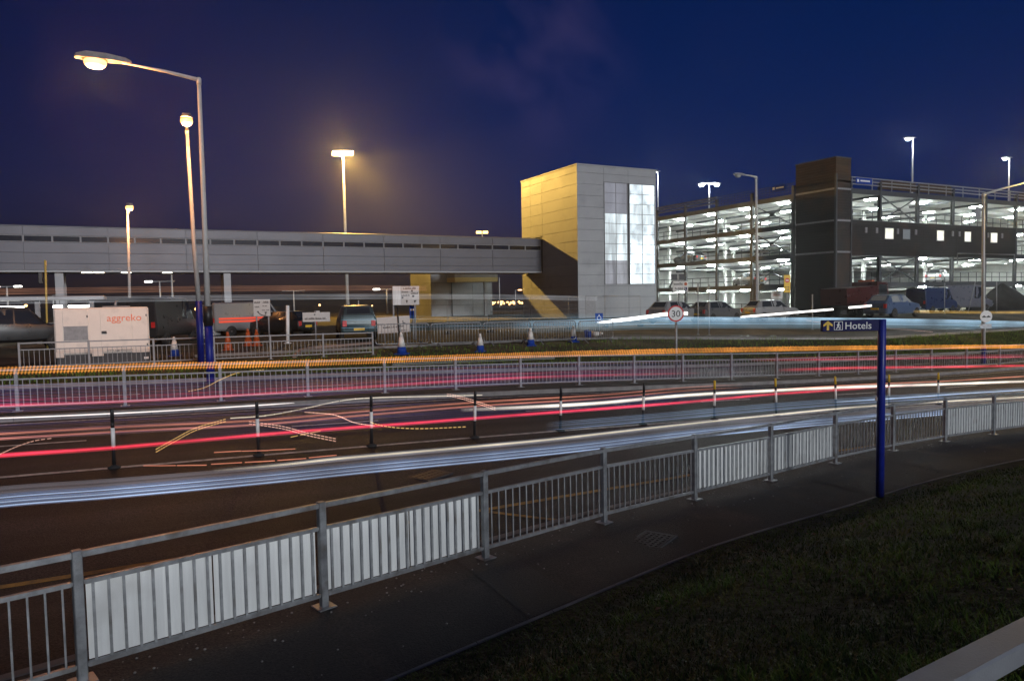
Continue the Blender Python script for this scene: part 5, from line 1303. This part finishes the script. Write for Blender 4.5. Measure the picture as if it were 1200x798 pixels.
trail('pale glowing strand brightening the bank top kerb in front of the car park', [(620, 401), (720, 399.5), (800, 398), (900, 397.4), (1000, 397), (1100, 397), (1200, 398)], lambda u: tc_(u) - 2.6, [(0, 0)], .02, [T_gry])  # glow added along the pale kerb line, not a vehicle's lamp
# blinking indicator traces: dashes curving over the road
def dashes(label, pts, h, mat, on=.06, off=.035, r=.009, double=False):
    P = []
    for q in crom(pts):
        d = ray(q.x, q.y); t = 3.0
        while t < 200 and (d * t).z > road_z((d * t).x, (d * t).y) + h: t += .02
        P.append(d * t)
    m = MB(); base = P[0].copy(); cum = 0; nxt = 0
    for a, b in zip(P, P[1:]):
        L_ = (b - a).length
        if L_ < 1e-6: continue
        while nxt < cum + L_:
            c = a.lerp(b, (nxt - cum) / L_); e = c + (b - a).normalized() * on
            for k in ((0, .045) if double else (0,)): m.tube([c - base + UPW * k, e - base + UPW * k], r, 5)
            nxt += on + off
        cum += L_
    o = m.build('indicator_trace', mat); o.location = base
    return tag(o, label, 'light trail', 'dashed indicator traces')
dashes('yellow dashed trace rising to the right beside the second delineator post', [(183, 529.5), (205, 517), (230, 504), (265, 493.5)], .5, T_ylw, double=True)
dashes('white dashed trace at the left edge near the red line', [(0, 532), (20, 523), (40, 516.5), (60, 513.5)], .5, T_slb)
dashes('salmon dashed trace falling to the right past the second delineator post', [(292, 496.5), (330, 502), (360, 510), (394, 517)], .5, T_slb, double=True)
dashes('short yellow dash stroke crossing the salmon trace', [(341, 512), (355, 509), (372, 505.5)], .5, T_ylw, .2, .03)
dashes('long pale dashed trace curving up along the middle of the road', [(270, 490), (310, 487), (350, 480), (400, 469.5), (440, 466), (500, 464.5), (560, 463)], .6, T_crm, .22, .0, .011)
dashes('salmon dashed trace curving down towards the third delineator post', [(357, 482.8), (385, 485), (398, 488), (415, 495), (436, 498.5)], .5, T_slb, .1, .0)
dashes('yellow dashed trace beginning at the third delineator post and trailing right', [(434, 494.5), (447, 498.5), (470, 501.5), (500, 502), (545, 500)], .5, T_ylw)
dashes('pale dashed trace falling steeply past the fourth delineator post', [(524, 463.5), (540, 467), (560, 473), (580, 480)], .6, T_slb, double=True)
dashes('long low orange trace near the blue band on the left', [(168, 545.5), (220, 545), (270, 542.5), (330, 539), (385, 534)], .12, T_sal, .5, .05)
dashes('short orange trace between the first two delineator posts and the blue band', [(251, 530), (275, 528.7), (300, 528), (322, 527)], .1, T_sal, .5, .0)
dashes('yellow dashed trace climbing behind the lamp columns on the far side', [(221, 458.5), (240, 454), (258, 445), (280, 436.5), (310, 433)], .8, T_ylw)
dashes('pink dotted trace under the sign for the hotels', [(945, 375.5), (985, 381), (1030, 384), (1093, 389)], 1.2, T_slb)

# ------------------------------------------------------------------ far land and lights
m = MB(); q = random.Random(5); n = 160
vs = []
for i in range(n + 1):
    a = math.radians(-60 + 220 * i / n); rr = 430
    x, y = rr * math.cos(a), rr * math.sin(a); h = PLAT + 1.5 + 2.2 * math.sin(i * .21) + 1.2 * q.random() + (3.0 if i % 9 < 4 else 0)
    vs += [(x, y, PLAT - 2), (x, y, h), (x * 1.25, y * 1.25, h + 1), (x * 1.25, y * 1.25, PLAT - 2)]
fs = [(i * 4 + e, i * 4 + e + 1, i * 4 + 5 + e, i * 4 + 4 + e) for i in range(n) for e in range(3)]
m.mesh(vs, fs); tag(m.build('hills', M['hill']), kind='structure')
m = MB(); q = random.Random(9); town = emit('town_lights', (1, .5, .16), 4)
for i in range(46):
    x = q.choice([q.uniform(575, 620)] * 3 + [q.uniform(0, 620)]); y = q.uniform(357, 363); v = q.uniform(180, 340); p = on_v(x, y, v)
    r = q.uniform(.25, .6); p.z = max(p.z, PLAT + r)
    m.lathe([(r * .5, -r * .8), (r, 0), (r * .5, r * .8)], 6, Matrix.Translation(p))
tag(m.build('town_lights', town), 'scatter of tiny amber town lights far off under the bridge', 'lights', kind='stuff')

# ------------------------------------------------------------------ knee rail beside the camera
A, B = on_z(1043, 798, -1.15), on_z(1200, 720, -1.15); d = Vector((B.x - A.x, B.y - A.y, 0)).normalized(); nr_ = Vector((d.y, -d.x, 0))
root = thing('knee_rail', 'thick galvanised box rail in the bottom right corner, scuffed on top', 'rail', (A.x, A.y, gz(A.x, A.y)), world=True)
p0, p1 = A - d * 2.5, A + d * 7
T = Matrix(((d.x, -nr_.x, 0, p0.x), (d.y, -nr_.y, 0, p0.y), (0, 0, 1, 0), (0, 0, 0, 1)))
m = MB(); m.bevbox((0, -.105, -1.225), (9.5, 0, -1.15), .007, T)
m.build('rail', mat_('scuffed_rail', (.25, .265, .29), .5, metal=.2, var=.3, scale=5, bump=.08, bscale=120, dirt=((.22, .22, .23), 7), aniso=(.6, .6, 1)), root)
for i in range(5):
    c = T @ Vector((.6 + i * 2.0, -.055, 0)); m = MB(); m.bar((c.x, c.y, gz(c.x, c.y) - .1), (c.x, c.y, -1.222), .07); m.build('post', M['galv'], root)

# ------------------------------------------------------------------ grass on the near bank
import array
q = random.Random(3); vs = []; fs = []
def blade(u, v, h, w, lean, an):
    z = gz(u, v) - .01; c, s = math.cos(an), math.sin(an); n = len(vs)
    lx, ly = lean * math.cos(an + 1.3), lean * math.sin(an + 1.3)
    vs.extend([(u - c * w, v - s * w, z), (u + c * w, v + s * w, z), (u + c * w * .7 + lx * .4, v + s * w * .7 + ly * .4, z + h * .6), (u - c * w * .7 + lx * .4, v - s * w * .7 + ly * .4, z + h * .6), (u + lx, v + ly, z + h)])
    fs.append((n, n + 1, n + 2, n + 3)); fs.append((n + 3, n + 2, n + 4))
tuft = [(q.uniform(-1, 22), q.uniform(0, 9), q.uniform(.12, .4), q.uniform(1.1, 1.6)) for _ in range(260)]
cnt = 0
for _ in range(400000):
    if cnt >= 80000: break
    r = 1.0 + 15 * q.random() ** 1.5; an = CAMROT + PI / 2 - R(q.uniform(-14, 40))
    u, v = r * math.cos(an), r * math.sin(an)
    b = back(u)
    if v > b - .1 or v < -1: continue
    f = 1.0
    for tu, tv, tr_, th in tuft:
        if abs(u - tu) < tr_ and abs(v - tv) < tr_: f = th; break
    if f == 1.0 and q.random() < .25: continue
    ed = smooth(.05, .5, b - v)
    blade(u, v, f * q.uniform(.025, .062) * (.5 + .5 * ed), q.uniform(.0016, .0032) * (1 + r * .12), q.uniform(.02, .09) * f, q.uniform(0, 6.28)); cnt += 1
me = bpy.data.meshes.new('grass_blades'); me.from_pydata(vs, [], fs); me.update()
gmat = mat_('grass_blade', (.13, .22, .020), .6, var=.6, scale=1.6, c2=(.03, .07, .008), dirt=((.19, .20, .045), 2.3), spec=.3); me.materials.append(gmat)
o = bpy.data.objects.new('grass', me); col.objects.link(o); tag(o, 'short rough grass on the near bank', 'grass', kind='stuff')
# rough weeds on the verges beyond the second carriageway
vs = []; fs = []
for _ in range(16000):
    u = q.uniform(-8, 62); e = tc_(u) - 2.6; v = q.uniform(FAR + .25, min(e, 31))
    if u < 5 and v > 29: continue
    f = .6 + .9 * max(0, math.sin(u * 1.3) * math.sin(v * 1.9 + u))
    blade(u, v, f * q.uniform(.08, .22), q.uniform(.006, .014), q.uniform(0, .1), q.uniform(0, 6.28))
me = bpy.data.meshes.new('weeds'); me.from_pydata(vs, [], fs); me.update(); me.materials.append(gmat)
o = bpy.data.objects.new('weeds', me); col.objects.link(o); tag(o, 'rough weeds on the verge beyond the second road', 'weeds', kind='stuff')
m = MB()
for _ in range(60):
    u, v = q.uniform(.5, 17), 0; b = back(u); v = b - abs(q.gauss(0, 1.6)) - .05
    z = gz(u, v) + .03; an = q.uniform(0, 6.28); l = q.uniform(.02, .045); c, s = math.cos(an) * l, math.sin(an) * l; h = q.uniform(.004, .02)
    m.face([(u - c, v - s, z), (u + s * .5, v - c * .5, z + h), (u + c, v + s, z + .004), (u - s * .5, v + c * .5, z + h)])
tag(m.build('fallen_leaves', mat_('dry_leaf', (.22, .12, .05), .8, var=.5, scale=9)), 'dry fallen leaves on the near grass bank', 'leaves', kind='stuff')
# grit and litter along the foot of the near rail
vs = MB()
for _ in range(420):
    u = q.uniform(-1, 18); v = fen(u) + q.uniform(-.25, .35) if q.random() < .7 else q.uniform(back(u), fen(u)); r = q.uniform(.004, .016)
    vs.lathe([(r * .6, 0), (r, r * .5), (r * .4, r)], 5, Matrix.Translation((u, v, foot_z(u))))
tag(vs.build('grit', M['kerbstone']), 'pale grit scattered along the footway', 'grit', kind='stuff')

# ------------------------------------------------------------------ sky, light, camera
SUN_EL, SUN_DIR = R(14.5), Vector((-.06, .976, -math.tan(R(14.5)) * .978)).normalized()
w = bpy.data.worlds.new('World'); sc.world = w; w.use_nodes = True
nt = w.node_tree; N = nt.nodes; L = nt.links; bg = N['Background']
sky = N.new('ShaderNodeTexSky'); sky.sky_type = 'NISHITA'; sky.sun_disc = False; sky.sun_elevation = R(2.0); sky.sun_rotation = math.atan2(-SUN_DIR.x, -SUN_DIR.y)
sky.air_density = 1.0; sky.dust_density = 0.3; sky.ozone_density = 2.0
tc = N.new('ShaderNodeTexCoord')
def vmath(op, a, b):
    n = N.new('ShaderNodeMix'); n.data_type = 'RGBA'; n.blend_type = op; n.inputs['Factor'].default_value = 1
    for s, x in (('A', a), ('B', b)):
        if isinstance(x, tuple): n.inputs[s].default_value = (*x, 1)
        else: L.new(x, n.inputs[s])
    return n.outputs['Result']
sep = N.new('ShaderNodeSeparateXYZ'); L.new(tc.outputs['Generated'], sep.inputs[0])
def ramp_(f, stops):
    r = N.new('ShaderNodeValToRGB')
    while len(r.color_ramp.elements) < len(stops): r.color_ramp.elements.new(.5)
    for e, (p, c) in zip(r.color_ramp.elements, stops): e.position = p; e.color = (*c, 1)
    L.new(f, r.inputs[0]); return r.outputs[0]
# the lamps of the town and terminal warm the sky low down and to the left
dt = N.new('ShaderNodeVectorMath'); dt.operation = 'DOT_PRODUCT'; L.new(tc.outputs['Generated'], dt.inputs[0])
gdir = (on_v(330, 300, 100)).normalized(); dt.inputs[1].default_value = gdir
glow_a = ramp_(dt.outputs['Value'], [(.70, (0, 0, 0)), (.86, (.12, .12, .12)), (.95, (.42, .42, .42)), (1.0, (1, 1, 1))])
glow_e = ramp_(sep.outputs[2], [(.0, (1, 1, 1)), (.12, (.7, .7, .7)), (.2, (.32, .32, .32)), (.3, (.15, .15, .15)), (.6, (.03, .03, .03))])
glow = vmath('MULTIPLY', vmath('MULTIPLY', glow_a, glow_e), (.030, .0205, .0155))
cl = N.new('ShaderNodeTexNoise'); cl.inputs['Scale'].default_value = 3.2; cl.inputs['Detail'].default_value = 5; L.new(tc.outputs['Generated'], cl.inputs['Vector'])
clr = ramp_(cl.outputs['Fac'], [(.50, (0, 0, 0)), (.75, (1, 1, 1))])
cloud = vmath('MULTIPLY', clr, (.0022, .0013, .0022))
sb = N.new('ShaderNodeSeparateColor'); L.new(sky.outputs[0], sb.inputs[0])
ds = N.new('ShaderNodeVectorMath'); ds.operation = 'DOT_PRODUCT'; L.new(tc.outputs['Generated'], ds.inputs[0]); ds.inputs[1].default_value = R0
sm = N.new('ShaderNodeMapRange'); sm.inputs[1].default_value = -.75; sm.inputs[2].default_value = .55; sm.inputs[3].default_value = .42; sm.inputs[4].default_value = 1.3; L.new(ds.outputs['Value'], sm.inputs[0])
side = vmath('MULTIPLY', (1, 1, 1), sm.outputs[0])
tint = vmath('MULTIPLY', vmath('MULTIPLY', sb.outputs[2], side), (.002, .145, 1.0))
tot = vmath('ADD', tint, glow)
dw = N.new('ShaderNodeVectorMath'); dw.operation = 'DOT_PRODUCT'; L.new(tc.outputs['Generated'], dw.inputs[0]); dw.inputs[1].default_value = ray(622, 62).normalized()
mw = N.new('ShaderNodeMapping'); mw.inputs['Rotation'].default_value = (.4, .5, -.3); mw.inputs['Scale'].default_value = (5, 16, 9); L.new(tc.outputs['Generated'], mw.inputs['Vector'])
nw = N.new('ShaderNodeTexNoise'); nw.inputs['Scale'].default_value = 1; nw.inputs['Detail'].default_value = 5; L.new(mw.outputs[0], nw.inputs['Vector'])
wisp = vmath('MULTIPLY', vmath('MULTIPLY', ramp_(nw.outputs['Fac'], [(.42, (0, 0, 0)), (.7, (1, 1, 1))]), ramp_(dw.outputs['Value'], [(.991, (0, 0, 0)), (.9995, (1, 1, 1))])), (.028, .016, .024))
cloud = vmath('ADD', cloud, wisp)
bgs = N.new('ShaderNodeBackground'); L.new(vmath('ADD', glow, cloud), bgs.inputs['Color']); bgs.inputs['Strength'].default_value = 1.0
L.new(tint, bg.inputs['Color']); bg.inputs['Strength'].default_value = .055
adds = N.new('ShaderNodeAddShader'); L.new(bg.outputs[0], adds.inputs[0]); L.new(bgs.outputs[0], adds.inputs[1]); L.new(adds.outputs[0], N['World Output'].inputs['Surface'])
sun = bpy.data.lights.new('sun', 'SUN'); sun.energy = 1.75; sun.angle = R(8.0); sun.color = (.96, .98, 1.0)
so = bpy.data.objects.new('sun', sun); col.objects.link(so); so.rotation_euler = SUN_DIR.to_track_quat('-Z', 'Y').to_euler()
cam = bpy.data.cameras.new('camera'); co_ = bpy.data.objects.new('camera', cam); col.objects.link(co_)
cam.sensor_width = 36; cam.lens = 36 * FL / 1200; cam.clip_start = .05; cam.clip_end = 5000
co_.matrix_world = Matrix(((RT.x, UP.x, -FW.x, 0), (RT.y, UP.y, -FW.y, 0), (RT.z, UP.z, -FW.z, 0), (0, 0, 0, 1)))
sc.camera = co_
sc.view_settings.view_transform = 'Standard'; sc.view_settings.look = 'None'; sc.view_settings.exposure = 0; sc.view_settings.gamma = 1
sc.render.engine = 'CYCLES'; cy = sc.cycles
cy.use_denoising = True; cy.denoiser = 'OPENIMAGEDENOISE'; cy.max_bounces = 5; cy.diffuse_bounces = 3; cy.glossy_bounces = 2; cy.transmission_bounces = 2
cy.transparent_max_bounces = 40; cy.caustics_reflective = False; cy.caustics_refractive = False; cy.sample_clamp_indirect = 4; cy.use_light_tree = True
for o in col.objects:
    if '_off' in o: del o['_off']

# ------------------------------------------------------------------ thin night mist that catches the lamps
m = MB(); m.box((-680, -120, -7), (680, 680, 27)); hz = m.build('haze', None); tag(hz, kind='stuff')
hm = bpy.data.materials.new('night_mist'); hm.use_nodes = True; nt = hm.node_tree; nt.nodes.remove(nt.nodes['Principled BSDF'])
pv = nt.nodes.new('ShaderNodeVolumePrincipled'); pv.inputs['Density'].default_value = HAZE; pv.inputs['Color'].default_value = (.9, .9, .92, 1); pv.inputs['Anisotropy'].default_value = .78
nt.links.new(pv.outputs[0], nt.nodes['Material Output'].inputs['Volume']); hz.data.materials.clear(); hz.data.materials.append(hm)
cy.volume_bounces = 0; cy.volume_step_rate = 1
